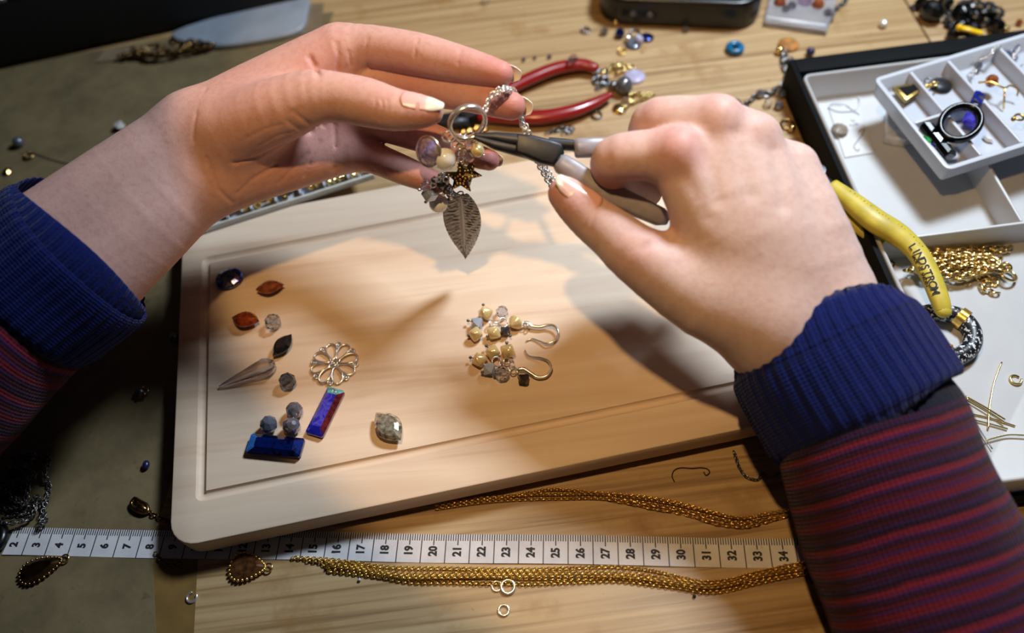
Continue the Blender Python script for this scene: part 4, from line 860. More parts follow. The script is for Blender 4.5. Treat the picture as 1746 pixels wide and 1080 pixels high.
# ------------------------------------------------------------------ red handled pliers
t = thing('red_pliers', 'pliers with glossy red handles lying open behind the left fingertips', 'pliers', at(930, 165, 0))
for P, rr in (([(820, 196, .5), (845, 168, .55), (875, 148, .6), (910, 131, .65), (950, 116, .65), (990, 110, .6), (1012, 115, .55)], [.25, .34, .40, .42, .42, .40, .34]), ([(815, 200, .5), (850, 200, .55), (885, 200, .6), (930, 199, .6), (975, 190, .6), (1010, 177, .55), (1038, 163, .5)], [.25, .36, .46, .46, .42, .36, .24])):
    Q = spline([list(at(x, y, h)) + [r_] for (x, y, h), r_ in zip(P, rr)], 6); m = MB(); tube(m, Q[:, :3], Q[:, 3], 14, flat=.8, up=(0, 0, 1)); ball(m, Q[-1, :3], Q[-1, 3], 12, 8, (1, 1, .8)); m.build('handle', 'red', t)
m = MB(); lathe(m, [(.1, 0), (.6, 0), (.65, .1), (.65, .75), (.55, .85), (.1, .88)], 16, fr(at(800, 203, .08))); m.build('pivot', 'gun', t, flat_angle=40)
for d_ in (-3, 4):
    m = MB(); tube(m, [at(800, 203 + d_, .5), at(770, 204 + d_, .48), at(735, 206 + d_ * .6, .45), at(700, 210, .42)], [.4, .36, .25, .1], 8, flat=.8, up=(0, 0, 1)); m.build('jaw', 'gun', t)
p = at(977, 95, .9); p = at(977, 99, 1.25); m = MB(); gem(m, outline('navette', .42, .25, 10), [(.6, -.1), (1, 0), (.6, .14)], fr(p, .4)); tag(m.build('resting_chip', 'clear', None, False, org=p), 'clear pointed chip resting on the upper red handle', 'bead')
MT['plumbead'] = plain('plum_bead', (70, 52, 76), .3, 0, .2)
for x, y, r, lb in ((893, 101, .2, 'violet crumb left behind the upper red handle'), (912, 98, .18, 'violet crumb second behind the upper red handle'), (937, 96, .22, 'violet crumb third, nearest the clear chip on the red handle')):
    drop('violet_bead', lb, x, y, r * .6, 'plumbead')
t = thing('bead_scrap', 'cluster of brassy scraps seen through the big ring', 'finding', at(805, 222, 0))
m = MB()
for x, y, r in ((800, 224, .3), (812, 220, .34), (825, 222, .28), (790, 226, .25), (818, 230, .25)): facet(m, at(x, y, r), r)
m.build('scrap_beads', 'bronze', t, False); m = MB(); torus(m, fr(at(806, 230, .1)), .5, .08); m.build('scrap_ring', 'bronze', t)

# ------------------------------------------------------------------ bead organiser on the board's back edge
a, b = at(352, 398, H), at(640, 305, H); M = axes(a, b - a, (0, 0, 1)); M[:3, 3] = a * np.array([1, 1, 0]) + np.array([0, 0, H + .01]); L = np.linalg.norm(b - a)
t = thing('bead_organiser', 'clear and white divided bead box under the left hand, on the board back edge', 'box', M[:3, :3] @ np.array([L / 2, 2.5, 0]) + M[:3, 3])
MT['frost'] = plain('frosted_plastic', (226, 226, 218), .25, 0, .03, Transmission_Weight=.3, IOR=1.2)
D = 5.2
m = MB(); box(m, 0, L, 0, D, 0, .12, M); m.build('box_floor', 'white2', t, False)
for q in ((0, L, 0, .12), (0, L, D - .12, D), (0, .12, .12, D - .12), (L - .12, L, .12, D - .12)):
    m = MB(); box(m, *q, .12, .36 if q[3] < .2 else .66, M, .03); m.build('box_wall', 'frost', t, flat_angle=40)
nx = 7
for i in range(1, nx):
    m = MB(); box(m, L * i / nx - .06, L * i / nx + .06, .12, D - .12, .12, .56, M); m.build('divider', 'white2', t, False)
m = MB(); box(m, .12, L - .12, 1.7, 1.82, .12, .66, M); m.build('divider', 'white2', t, False)
for i, mt in ((1, 'gold'), (2, 'gold'), (3, 'oldgold'), (4, 'gold'), (5, 'palegold'), (6, 'palegold')):
    m = MB()
    for k_ in range(16):
        q = M[:3, :3] @ np.array([L * i / nx + .25 + random.random() * (L / nx - .5), .35 + random.random() * 1.1, .25 + .36 * random.random()]) + M[:3, 3]; facet(m, q, .19, None, 6)
    p = M[:3, :3] @ np.array([L * (i + .5) / nx, .9, .13]) + M[:3, 3]
    o = m.build('gold_beads', mt, None, False, org=p, kind='stuff'); tag(o, 'loose gold beads filling %s of the organiser cells under the left hand' % ('the second', 'the third', 'the fourth', 'the fifth', 'the sixth', 'the last')[i - 1], 'beads', 'gold beads in the organiser')
q = M[:3, :3] @ np.array([.95, .62, .3]) + M[:3, 3]; m = MB(); gem(m, outline('rect', .34, .16), [(.8, -.1), (1, 0), (.7, .12)], fr(q, .2))
MT['brightblue'] = plain('bright_blue', (20, 104, 190), .25, 0, .1); tag(m.build('blue_bead', 'brightblue', None, False, org=q), 'bright blue bar bead in the organiser leftmost cell', 'bead')
q = M[:3, :3] @ np.array([.5, .6, .25]) + M[:3, 3]; m = MB(); facet(m, q, .14); tag(m.build('grey_bead', 'greybead', None, False, org=q), 'small grey bead left of the bright blue bar bead', 'bead')

# ------------------------------------------------------------------ charm necklace held up by the left fingers
YR = 22.47
def hp_(x, y, d=0.0): return hang(x, y, YR - d)
t = thing('charm_necklace', 'silver charm necklace with ring, pearls, star and pewter leaf held between left fingertips and pliers', 'necklace', hp_(797, 300))
c = hp_(797, 209); m = MB(); th = np.linspace(0, 2 * PI, 40, endpoint=False)
tube(m, np.stack([.70 * np.cos(th), .70 * np.sin(th), 0 * th], 1), .085, 10, True, flat=1.7, up=(0, 0, 1), M=axes(c, (1, .28, .1), (.28, -1, .12))); m.build('big_ring', 'silver', t)
def jr(x, y, r, d=0.0, n=(0, -1, .2), w=.035, mt='silver', nm='jump_ring'):
    m = MB(); torus(m, axes(hp_(x, y, d), (1, .1, 0), n), r, w, 18, 6); return m.build(nm, mt, t)
jr(764, 233, .22, .15); jr(772, 235, .17, .1, (.8, -.6, .1)); jr(783, 236, .15, 0, (.3, -1, .5)); jr(790, 237, .14, .1, (1, -.4, 0)); jr(801, 233, .2, 0, (.9, -.5, .2)); jr(806, 240, .14, .1)
jr(776, 246, .15, .15, (1, -.3, 0)); jr(787, 262, .12, .1, (1, -.3, 0)); jr(783, 250, .12, .2); jr(786, 272, .12, .1)
for x, y in ((789, 250), (791, 257), (788, 278), (785, 285)): jr(x, y, .11, .05, random.choice([(1, -.3, 0), (0, -1, 0)]), .03, 'gold')
# lilac stone in its cup
n_ = np.array([-.62, -.62, .55]); Mz = axes(hp_(731, 259, .25), np.cross(n_, (0.3, 0, 1.0)), n_)
m = MB(); lathe(m, [(.08, -.34), (.62, -.05), (.64, .03), (.60, .06)], 18, Mz); m.build('stone_cup', 'silver', t)
m = MB(); gem(m, outline('oval', .58, .58, 12), [(1, .02), (.8, .14), (.42, .30), (.06, .40)], Mz)
MT['lilacab'] = m_aurora('lilac_aurora', [(0, (200, 176, 214)), (.4, (226, 206, 224)), (.55, (150, 130, 190)), (.7, (232, 214, 216)), (1, (120, 110, 220))], .45, .3); m.build('lilac_stone', 'lilacab', t, False)
m = MB(); ball(m, hp_(759, 271.5, .5), .43, 20, 14); o = m.build('large_pearl', 'pearl', t); o['label'] = 'large white round pearl'
m = MB(); ball(m, hp_(748, 347, .25), .41, 20, 14); o = m.build('lower_pearl', 'pearl', t); o['label'] = 'lower white pearl behind grey crystal'
m = MB(); ball(m, hp_(747, 363, .30), .06, 8, 6); m.build('pin_head', 'silver', t)
m = MB(); ball(m, hp_(814, 257, .3), .27, 16, 10); o = m.build('cream_pearl', 'goldpearl', t)
m = MB(); ball(m, hp_(825, 265, .32), .06, 8, 6); tube(m, [hp_(825, 265, .32), hp_(806, 248, .25)], .025, 5); m.build('head_pin', 'silver', t)
m = MB(); lathe(m, [(.04, -.32), (.18, -.18), (.22, 0), (.16, .18), (.05, .34)], 8, axes(hp_(801, 266, .3), (1, 0, 0), (.35, 0, 1)), True); m.build('clear_drop', 'clear', t, False)
def star(x, y, d, R, tilt, yaw):
    m = MB(); k = 10; o_ = []
    for i in range(k):
        a_ = i * PI / 5 + PI / 2 + tilt; r_ = R if i % 2 == 0 else R * .46; o_.append((r_ * math.cos(a_), r_ * math.sin(a_)))
    o_ = np.array(o_); Ms = axes(hp_(x, y, d), (math.cos(yaw), math.sin(yaw), .12), (.15, -1, .45))
    gem(m, o_, [(.8, -.1), (1, -.05), (1, .05), (.72, .13)], Ms); o = m.build('star_charm', 'starmetal', t, False)
    g = MB()
    for i in range(5):
        a_ = i * 2 * PI / 5 + PI / 2 + tilt
        for q in (0, .32, .55, .76): ball(g, Ms[:3, :3] @ np.array([R * q * math.cos(a_), R * q * math.sin(a_), .13 - .02 * q]) + Ms[:3, 3], .062 - .02 * q, 7, 5)
        a_ += PI / 5
        ball(g, Ms[:3, :3] @ np.array([R * .25 * math.cos(a_), R * .25 * math.sin(a_), .13]) + Ms[:3, 3], .05, 7, 5)
    g.build('granules', 'gold', o)
star(797, 296, .25, .62, .35, .3); star(786, 304, .45, .66, -.15, -.2)
def cube(x, y, d, a, mt, nm, rot):
    m = MB(); gem(m, outline('rect', a, a), [(.8, -a), (1, -a * .75), (1, a * .75), (.8, a)], fr(hp_(x, y, d), *rot)); return m.build(nm, mt, t, False)
MT['greyopal'] = plain('grey_blue_opal', (150, 166, 190), .12, .1, .1, Transmission_Weight=.2, Coat_Weight=.8)
cube(733, 331, .5, .24, 'greyopal', 'grey_cube', (.6, .5, .3)); cube(727, 317, .4, .17, 'clear', 'clear_cube', (.3, .9, .2))
for x, y, d, r, mt in ((754, 314, .3, .27, 'darkmetal'), (763, 322, .4, .25, 'smoke'), (746, 322, .45, .22, 'smoke'), (757, 303, .2, .24, 'darkmetal'), (741, 308, .35, .18, 'silverbead'), (768, 330, .3, .2, 'smoke')):
    m = MB(); facet(m, hp_(x, y, d), r, fr(hp_(x, y, d), x, y, .4)); m.build('cut_crystal', mt, t, False)
for (x, y), (x2, y2) in (((715, 324), (733, 328)), ((726, 345), (735, 334)), ((756, 332), (754, 316)), ((769, 338), (764, 324)), ((749, 299), (755, 308)), ((741, 303), (748, 312))):
    m = MB(); ball(m, hp_(x, y, .55), .075, 8, 6); tube(m, [hp_(x, y, .55), hp_(x2, y2, .4)], .025, 5); m.build('head_pin', 'silver', t)
for x, y in ((739, 316), (747, 306), (753, 300), (760, 306)): jr(x, y, .11, .5, (random.random() - .5, -1, .3), .03)
# leaf
nu, nv = 130, 44; front = []; back = []
for i in range(nu):
    u_ = i / (nu - 1); ax_ = np.array([785 + 8 * u_, 331 + 110 * u_]); w_ = 34 * (math.sin(PI * min(1, (u_ * .93 + .07)) ** .92)) ** .8 * (1 - .12 * u_)
    if i == nu - 1: w_ = .6
    for j in range(nv):
        s_ = j / (nv - 1) * 2 - 1
        rel = .05 * math.exp(-(s_ * 8) ** 2) + (.024 * math.sin(u_ * 120 - abs(s_) * 17 + 1.3 * math.sin(11 * s_ + 31 * u_)) + .016 * math.sin(u_ * 205 - abs(s_) * 26 + 2.2 * math.sin(7 * s_ - 17 * u_))) * min(1, max(0, abs(s_) - .1) * 6) * (1 - .3 * abs(s_)) - .12 * s_ * s_ + .2 * (u_ - .5) ** 2
        if abs(abs(s_) - .10) < .05: rel -= .03
        front.append(hp_(ax_[0] + s_ * w_, ax_[1] - 6 * (1 - s_ * s_) * 0 + 2 * s_, .25) + np.array([0, -rel, 0])); back.append(front[-1] + np.array([0, .05, 0]))
f = []
for i in range(nu - 1):
    for j in range(nv - 1):
        a_ = i * nv + j; f.append((a_, a_ + 1, a_ + nv + 1, a_ + nv)); b_ = a_ + nu * nv; f.append((b_, b_ + nv, b_ + nv + 1, b_ + 1))
bd = [j for j in range(nv)] + [i * nv + nv - 1 for i in range(1, nu)] + [(nu - 1) * nv + j for j in range(nv - 2, -1, -1)] + [i * nv for i in range(nu - 2, 0, -1)]
for a_, b_ in zip(bd, bd[1:] + bd[:1]): f.append((a_, b_, b_ + nu * nv, a_ + nu * nv))
m = MB(); m.add(np.array(front + back), f); o = m.build('leaf_charm', 'leaf', t, flat_angle=70); o['label'] = 'large pewter leaf with etched veins'
jr(785, 330, .12, .15, (1, -.3, 0), .035)
# the chain over the middle fingertip
cp_ = [(826, 192, 30.1), (829, 182, 30.15), (834, 170, 30.2), (841, 160, 30.2), (851, 153, 30.25), (861, 150, 30.4), (871, 151, 30.9), (879, 160, 31.6), (885, 178, 32.0), (887, 200, 31.8), (891, 216, 31.7), (898, 235, 31.8), (910, 262, 31.9), (921, 285, 31.8), (931, 303, 31.7), (944, 322, 31.6), (956, 336, 31.6)]
chain_parts(t, spline([cw(*q) for q in cp_], 8), .155, .20, .034, 'silver', jitter=.3)
cp2 = [(845, 163, 30.1), (853, 158, 30.1), (862, 154, 30.2), (871, 157, 30.7), (880, 172, 31.5), (890, 205, 31.7), (899, 220, 31.7), (907, 243, 31.9), (918, 268, 31.8), (932, 290, 31.7), (944, 308, 31.6)]
chain_parts(t, spline([cw(*q) for q in cp2], 8), .155, .20, .034, 'silver', jitter=.3)

# ------------------------------------------------------------------ grey handled pliers in the right hand
t = thing('chain_nose_pliers', 'dark chain nose pliers with grey handles held in the right hand', 'pliers', cw(900, 255, 30.2))
Mc = np.eye(4); Mc[:3, 0], Mc[:3, 1], Mc[:3, 2] = CR, CU, -CW
def cslab(m, px, z, th_, c=.05, tip=None):                # plate from an outline given at distance z, th_ thick
    P = np.array([((x - CX) / F * z, (CY - y) / F * z) for x, y in px]); P = P[::-1] if np.sum(P[:, 0] * np.roll(P[:, 1], -1) - P[:, 1] * np.roll(P[:, 0], -1)) < 0 else P
    M = Mc.copy(); M[:3, 3] = CAM0 + CW * (z + th_ / 2); return slab(m, P, 0, th_, c, M)
def cone(m, P):                                            # tapered bar: pixel, distance, half width, half depth in cm
    pts = [cw(x, y, z) for x, y, z, *_ in P]; T, A, B = frames(pts); R = []
    th = np.linspace(0, 2 * PI, 12, endpoint=False)
    for p, tt, (x, y, z, hw, hd) in zip(pts, T, P):
        b_ = -CW - tt * (-CW @ tt); b_ /= np.linalg.norm(b_); a_ = np.cross(b_, tt); ce, se = np.cos(th), np.sin(th)
        R.append(p + (np.sign(ce) * np.abs(ce) ** .55 * hw)[:, None] * a_ + (np.sign(se) * np.abs(se) ** .55 * hd)[:, None] * b_)
    return rings(m, R)
m = MB(); cone(m, [(808, 230, 30.05, .06, .08), (845, 234, 30.1, .19, .17), (878, 239, 30.15, .25, .24), (905, 245, 30.2, .30, .30), (935, 254, 30.25, .30, .30)]); m.build('jaw', 'gun', t, flat_angle=50)
m = MB(); cone(m, [(808, 234, 30.05, .06, .08), (845, 247, 30.12, .19, .17), (878, 254, 30.2, .25, .24), (905, 259, 30.25, .29, .28)]); m.build('jaw', 'gun', t, flat_angle=50)
m = MB(); cslab(m, [(880, 229), (906, 231), (937, 239), (958, 246), (962, 262), (944, 284), (922, 280), (898, 270), (878, 262)], 30.15, .5, .14); m.build('joint', 'gun', t, flat_angle=50)
m = MB(); lathe(m, [(.02, 0), (.13, 0), (.14, .02), (.10, .03), (.02, .03)], 16, axes(cw(917, 258, 30.08), CR, -CW)); m.build('rivet', 'blackgloss', t)
m = MB(); cone(m, [(935, 245, 30.2, .22, .25), (962, 247, 30.2, .21, .25), (985, 249, 30.2, .2, .24)]); m.build('shank', 'gun', t, flat_angle=50)
m = MB(); cone(m, [(935, 262, 30.2, .26, .28), (950, 271, 30.2, .25, .28), (962, 280, 30.2, .24, .26)]); m.build('shank', 'gun', t, flat_angle=50)
m = MB(); tube(m, spline([cw(*q) for q in ((946, 257, 30.2), (966, 255, 30.25), (985, 258, 30.3))], 5), .045, 6); m.build('spring', 'steel', t)
m = MB(); cone(m, [(979, 254, 30.2, .30, .28), (985, 253, 30.2, .36, .34), (1010, 252, 30.3, .37, .36), (1040, 252, 30.5, .36, .36), (1080, 258, 30.9, .36, .36), (1120, 275, 31.4, .36, .36), (1160, 300, 31.9, .34, .34), (1200, 330, 32.4, .3, .3), (1212, 338, 32.5, .15, .15)]); m.build('handle', 'grip', t)
m = MB(); cone(m, [(952, 275, 30.2, .30, .3), (957, 279, 30.2, .38, .36), (980, 294, 30.2, .40, .38), (1010, 315, 30.2, .42, .38), (1050, 336, 30.2, .42, .38), (1090, 354, 30.3, .40, .36), (1125, 370, 30.4, .36, .34), (1138, 376, 30.45, .2, .2)]); m.build('handle', 'grip', t)

# ------------------------------------------------------------------ person: hands as smooth blended bodies
def cc(x, y, z): return np.array([(x - CX) / F * z, (CY - y) / F * z, z])
def c2w(v): return CAM0 + v[:, :1] * CR + v[:, 1:2] * CU + v[:, 2:3] * CW
def smin(a, b, k): h = np.maximum(k - np.abs(a - b), 0) / k; return np.minimum(a, b) - h * h * k * .25
def capsule(p, a, b, ra, rb):
    ab = b - a; t = np.clip(((p - a) @ ab) / (ab @ ab), 0, 1); return np.linalg.norm(p - a - t[:, None] * ab, axis=1) - (ra + t * (rb - ra))
def chain_d(p, pts, k):                                    # pts: (x px, y px, z cm, r cm)
    d = None
    if len(pts) == 1: return np.linalg.norm(p - cc(*pts[0][:3]), axis=1) - pts[0][3]
    Q = spline(np.array([list(cc(*q[:3])) + [q[3]] for q in pts]), 3)          # rounded bends, no swelling at the joints
    for a, b in zip(Q[:-1], Q[1:]):
        q = capsule(p, a[:3], b[:3], a[3], b[3]); d = q if d is None else np.minimum(d, q)
    return d
class Hand:
    def __init__(s, palm, fingers, kp=.8, kf=.35, kk=.12): s.palm, s.fingers, s.kp, s.kf, s.kk, s.creases = palm, fingers, kp, kf, kk, []
    def base(s, p):
        d = None
        for c in s.palm: q = chain_d(p, c, .5); d = q if d is None else smin(d, q, s.kp)
        out = d
        for c, kf in s.fingers: out = smin(out, chain_d(p, c, .22), kf) if kf > .5 else out
        res = out
        for c, kf in s.fingers:
            if kf <= .5: res = smin(res, smin(out, chain_d(p, c, .22), kf), s.kk)
        return res
    def __call__(s, p):
        p = p.astype(np.float32).astype(float); d = s.base(p)
        for pts, r, dep in s.creases:
            q = None
            for a, b in zip(pts[:-1], pts[1:]): e = capsule(p, a, b, r, r); q = e if q is None else np.minimum(q, e)
            d = d + dep * np.exp(-(np.maximum(q + r, 0) / r) ** 2)
        return d
    def hit(s, x, y, z0=24, z1=38):                        # first surface point along a view ray
        z = np.linspace(z0, z1, 560); p = np.stack([(x - CX) / F * z, (CY - y) / F * z, z], 1); d = s.base(p); i = np.argmax(d < 0)
        return p[i] if (d < 0).any() else None
    def crease(s, px, r=.06, dep=.05):
        pts = [q for q in (s.hit(*a) for a in px) if q is not None]
        if len(pts) > 1: s.creases.append((pts, r, dep))
    def mesh(s, lo, hi, h):
        n = [int(math.ceil((b - a) / h)) + 1 for a, b in zip(lo, hi)]; c = 4
        ax = [np.arange(k) * h + a for k, a in zip(n, lo)]
        g = np.stack(np.meshgrid(*[a[::c] for a in ax], indexing='ij'), -1); dc = s.base(g.reshape(-1, 3)).reshape(g.shape[:3])
        D = np.full(n, 1.0); near = np.abs(dc) < h * c * 1.9
        up = np.repeat(np.repeat(np.repeat(near, c, 0), c, 1), c, 2)
        val = np.repeat(np.repeat(np.repeat(dc, c, 0), c, 1), c, 2)
        sh = np.full(n, False); sv = np.full(n, 1.0); e = [min(a, b) for a, b in zip(n, up.shape)]
        o = c // 2                                            # blocks centred on the coarse samples
        idx = [np.minimum((np.arange(k) + o) // c, near.shape[i] - 1) for i, k in enumerate(n)]
        sh = near[np.ix_(*idx)]; sv = dc[np.ix_(*idx)]
        D = sv.copy(); I = np.argwhere(sh); P = np.stack([ax[i][I[:, i]] for i in range(3)], 1)
        D[sh] = np.concatenate([s(q) for q in np.array_split(P, max(1, len(P) // 200000))])
        # surface nets
        ins = D < 0; cnt = np.zeros([k - 1 for k in n], np.int8); corners = [(i, j, k) for i in (0, 1) for j in (0, 1) for k in (0, 1)]
        sl = lambda i, j, k: (slice(i, n[0] - 1 + i), slice(j, n[1] - 1 + j), slice(k, n[2] - 1 + k))
        for q in corners: cnt += ins[sl(*q)]
        cell = np.argwhere((cnt > 0) & (cnt < 8)); vid = np.full(cnt.shape, -1, np.int64); vid[tuple(cell.T)] = np.arange(len(cell))
        acc = np.zeros((len(cell), 3)); num = np.zeros(len(cell))
        for a in corners:
            for axi in range(3):
                if a[axi]: continue
                b = list(a); b[axi] = 1; A = D[tuple((cell + a).T)]; B = D[tuple((cell + b).T)]; x = (A < 0) != (B < 0)
                t_ = np.where(x, A / np.where(x, A - B, 1), 0); p_ = np.tile(np.array(a, float), (len(cell), 1)); p_[:, axi] = t_; acc += p_ * x[:, None]; num += x
        V = (cell + acc / num[:, None]) * h + np.array(lo)
        Fq = []
        for axi in range(3):
            u, v = (axi + 1) % 3, (axi + 2) % 3
            s0 = [slice(None)] * 3; s1 = [slice(None)] * 3; s0[axi] = slice(0, -1); s1[axi] = slice(1, None)
            E = np.argwhere(ins[tuple(s0)] != ins[tuple(s1)]); E = E[(E[:, u] > 0) & (E[:, v] > 0) & (E[:, u] < n[u] - 1) & (E[:, v] < n[v] - 1)]
            q = []
            for du, dv in ((0, 0), (1, 0), (1, 1), (0, 1)): w = E.copy(); w[:, u] -= du; w[:, v] -= dv; q.append(vid[tuple(w.T)])
            q = np.stack(q, 1); fl = ins[tuple(E.T)]; q[~fl] = q[~fl][:, ::-1]; Fq.append(q)
        Fq = np.concatenate(Fq); Fq = Fq[(Fq >= 0).all(1)]
        for _ in range(2):                                    # settle the points on the surface
            d = s(V); gr = np.stack([s(V + e_) - d for e_ in np.eye(3) * .01], 1) / .01; gn = np.maximum((gr ** 2).sum(1), .2); V = V - (np.clip(d, -.08, .08) / gn)[:, None] * gr * .8
        return V, Fq
def hand_object(name, hand, lo, hi, h, mat, parent, flush):
    V, Fq = hand.mesh(lo, hi, h); Wd = c2w(V); o0 = ORG[parent.name]
    me = bpy.data.meshes.new(name); me.from_pydata(((Wd - o0) * S).tolist(), [], Fq.tolist()); me.polygons.foreach_set('use_smooth', [True] * len(me.polygons))
    fa = np.zeros(len(V))
    for x, y, z, r, a in flush: fa = np.maximum(fa, .7 * a * np.exp(-((np.linalg.norm(V - cc(x, y, z), axis=1) / r) ** 2)))
    at_ = me.attributes.new('flush', 'FLOAT', 'POINT'); at_.data.foreach_set('value', fa.astype(np.float32))
    bm = bmesh.new(); bm.from_mesh(me); bmesh.ops.recalc_face_normals(bm, faces=bm.faces); bm.to_mesh(me); bm.free()
    me.materials.append(MT[mat]); o = bpy.data.objects.new(name, me); COL.objects.link(o); o.parent = parent; ORG[o.name] = o0; return o
def nail(parent, p0, p1, dorsal, R, half, L, free=.66, lift=.03, taper=.8):      # curved plate around a finger axis, from the cuticle outwards
    a, b = cc(*p0), cc(*p1); d = (b - a) / np.linalg.norm(b - a); n_ = np.asarray(dorsal, float); n_ = n_ - d * (n_ @ d); n_ /= np.linalg.norm(n_); s_ = np.cross(d, n_)
    nu, nv = 14, 13; V = []; UV = []
    for lay in (0, 1):
        for i in range(nu):
            u = i / (nu - 1)
            for j in range(nv):
                v = j / (nv - 1) * 2 - 1; rr = R * (1 - (1 - taper) * u) + lift - .035 * lay; w = half * (1 - .25 * max(0, .25 - u) / .25 - .35 * max(0, u - .8) / .2 * v * v)
                ang = v * w; q = a + d * (L * u + (.10 * L * (1 - v * v) if u > .7 else -.08 * L * (1 - v * v) * (1 - u)) ) + n_ * rr * math.cos(ang) + s_ * rr * math.sin(ang) - n_ * .10 * u * u * R
                V.append(q); UV.append((u * .66 / free if u < free else .66 + .34 * (u - free) / (1 - free), j / (nv - 1)))
    f = []; k = nu * nv
    for i in range(nu - 1):
        for j in range(nv - 1):
            q = i * nv + j; f.append((q, q + 1, q + nv + 1, q + nv)); f.append((k + q, k + q + nv, k + q + nv + 1, k + q + 1))
    bd = list(range(nv)) + [i * nv + nv - 1 for i in range(1, nu)] + [(nu - 1) * nv + j for j in range(nv - 2, -1, -1)] + [i * nv for i in range(nu - 2, 0, -1)]
    for x, y in zip(bd, bd[1:] + bd[:1]): f.append((x, y, k + y, k + x))
    m = MB(); m.add(c2w(np.array(V)), f, uv=UV); return m.build('fingernail', 'nail', parent)

person = thing('person', 'person in a striped knitted jumper with navy cuffs, holding a charm necklace and pliers', 'person', (0, 12, 0))

# left hand, palm towards the camera
thumbL = [(400, 222, 31.9, 1.35), (468, 192, 31.1, 1.22), (530, 168, 30.6, 1.02), (575, 166, 30.4, .88), (625, 175, 30.2, .86), (672, 187, 29.95, .74), (712, 190, 29.85, .60), (733, 191, 29.8, .45)]
idxL = [(590, 88, 32.7, 1.08), (632, 80, 32.4, .86), (714, 93, 31.8, .83), (778, 108, 31.3, .73), (828, 120, 30.95, .60), (853, 126, 30.8, .50)]
midL = [(600, 138, 33.4, 1.02), (650, 138, 33.2, .86), (730, 148, 32.6, .80), (800, 163, 31.8, .66), (845, 174, 31.35, .60), (872, 181, 31.1, .55)]
ringL = [(600, 196, 33.9, .98), (650, 210, 33.7, .76), (720, 232, 33.1, .68), (780, 252, 32.4, .54), (812, 266, 32.0, .48), (834, 273, 31.8, .42)]
pinL = [(588, 250, 34.1, .95), (640, 270, 34.0, .68), (690, 291, 33.3, .61), (728, 306, 32.7, .50), (750, 312, 32.4, .40)]
LH = Hand([
    [(60, 435, 31.9, 2.15), (94, 408, 32.0, 2.0), (216, 319, 32.4, 1.85), (335, 230, 32.9, 1.62)],
    [(130, 485, 31.9, 2.15), (168, 455, 32.1, 2.0), (252, 377, 32.5, 1.85), (345, 300, 33.1, 1.55)],
    [(340, 228, 32.9, 1.6), (440, 172, 33.0, 1.5), (575, 96, 32.9, 1.22)],
    [(350, 260, 33.1, 1.6), (470, 210, 33.7, 1.3), (590, 145, 33.6, 1.1)],
    [(350, 290, 33.2, 1.5), (470, 255, 33.9, 1.25), (592, 200, 34.0, 1.05)],
    [(352, 302, 33.1, 1.5), (440, 288, 33.5, 1.25), (588, 254, 34.1, .98)]],
    [(thumbL, .9), (idxL, .45), (midL, .4), (ringL, .4), (pinL, .4)], kp=.7, kk=.10)
for px, r, dep in (
    ([(528, 98), (536, 112), (542, 128)], .10, .16), ([(575, 120), (577, 96), (573, 74)], .09, .07), ([(600, 112), (594, 88)], .07, .05), ([(631, 118), (622, 92), (628, 66)], .07, .05),
    ([(711, 128), (708, 94), (713, 66)], .06, .045), ([(719, 128), (717, 96)], .05, .03), ([(784, 140), (782, 108), (786, 84)], .06, .04),
    ([(640, 166), (642, 180), (638, 200)], .05, .035), ([(650, 168), (653, 184), (648, 206)], .05, .035), ([(660, 172), (662, 188), (658, 206)], .05, .03),
    ([(400, 278), (440, 268), (490, 244), (530, 224), (552, 212)], .10, .10), ([(500, 190), (520, 206), (535, 216), (552, 214)], .08, .06), ([(490, 206), (505, 218), (525, 224)], .07, .05),
    ([(570, 212), (572, 240), (570, 290)], .08, .08), ([(642, 235), (642, 255), (636, 290)], .08, .06), ([(520, 300), (530, 270), (545, 240)], .07, .05), ([(475, 312), (500, 285), (525, 262)], .08, .05),
    ([(395, 345), (372, 322), (362, 296), (352, 270)], .08, .06), ([(405, 330), (430, 306), (470, 282)], .08, .06), ([(352, 150), (334, 200), (330, 240)], .08, .03),
    ([(420, 236), (450, 220), (480, 212)], .06, .03), ([(440, 250), (470, 232), (500, 224)], .06, .03)):
    LH.crease(px, r, dep)
lo = cc(20, 620, 31.5); lo = np.array([-21.5, -5.8, 27.5]); hi = np.array([1.2, 12.4, 36.4])
lh = hand_object('hand', LH, lo, hi, .085, 'skinL', person, [(735, 191, 29.5, .8, .55), (853, 126, 30.6, 1.3, .8), (800, 112, 31, 1.1, .45), (872, 181, 31, 1.0, .9), (834, 273, 31.6, 1.0, .9), (750, 312, 32.2, 1.2, .8), (720, 232, 33, 1.5, .6), (640, 270, 33.6, 1.4, .5), (650, 185, 30, .8, .35), (545, 120, 32, 1.5, .45), (500, 250, 33, 2.5, .35), (600, 200, 33.4, 2.0, .5), (440, 160, 31.5, 2.2, .25), (710, 150, 32.4, 1.5, .55)])
nail(lh, (693, 187, 29.9), (742, 191, 29.8), (.02, .38, -1), .74, .56, 1.36, taper=.66, lift=.03)
nail(lh, (838, 122, 30.9), (866, 130, 30.75), (.25, .75, 1), .50, .75, 1.0, taper=.9)
nail(lh, (852, 176, 31.3), (880, 183, 31.05), (.2, .45, 1), .56, .8, 1.12, taper=.9)
nail(lh, (812, 266, 32.0), (840, 275, 31.75), (.1, .5, 1), .44, .8, .95, taper=.9)

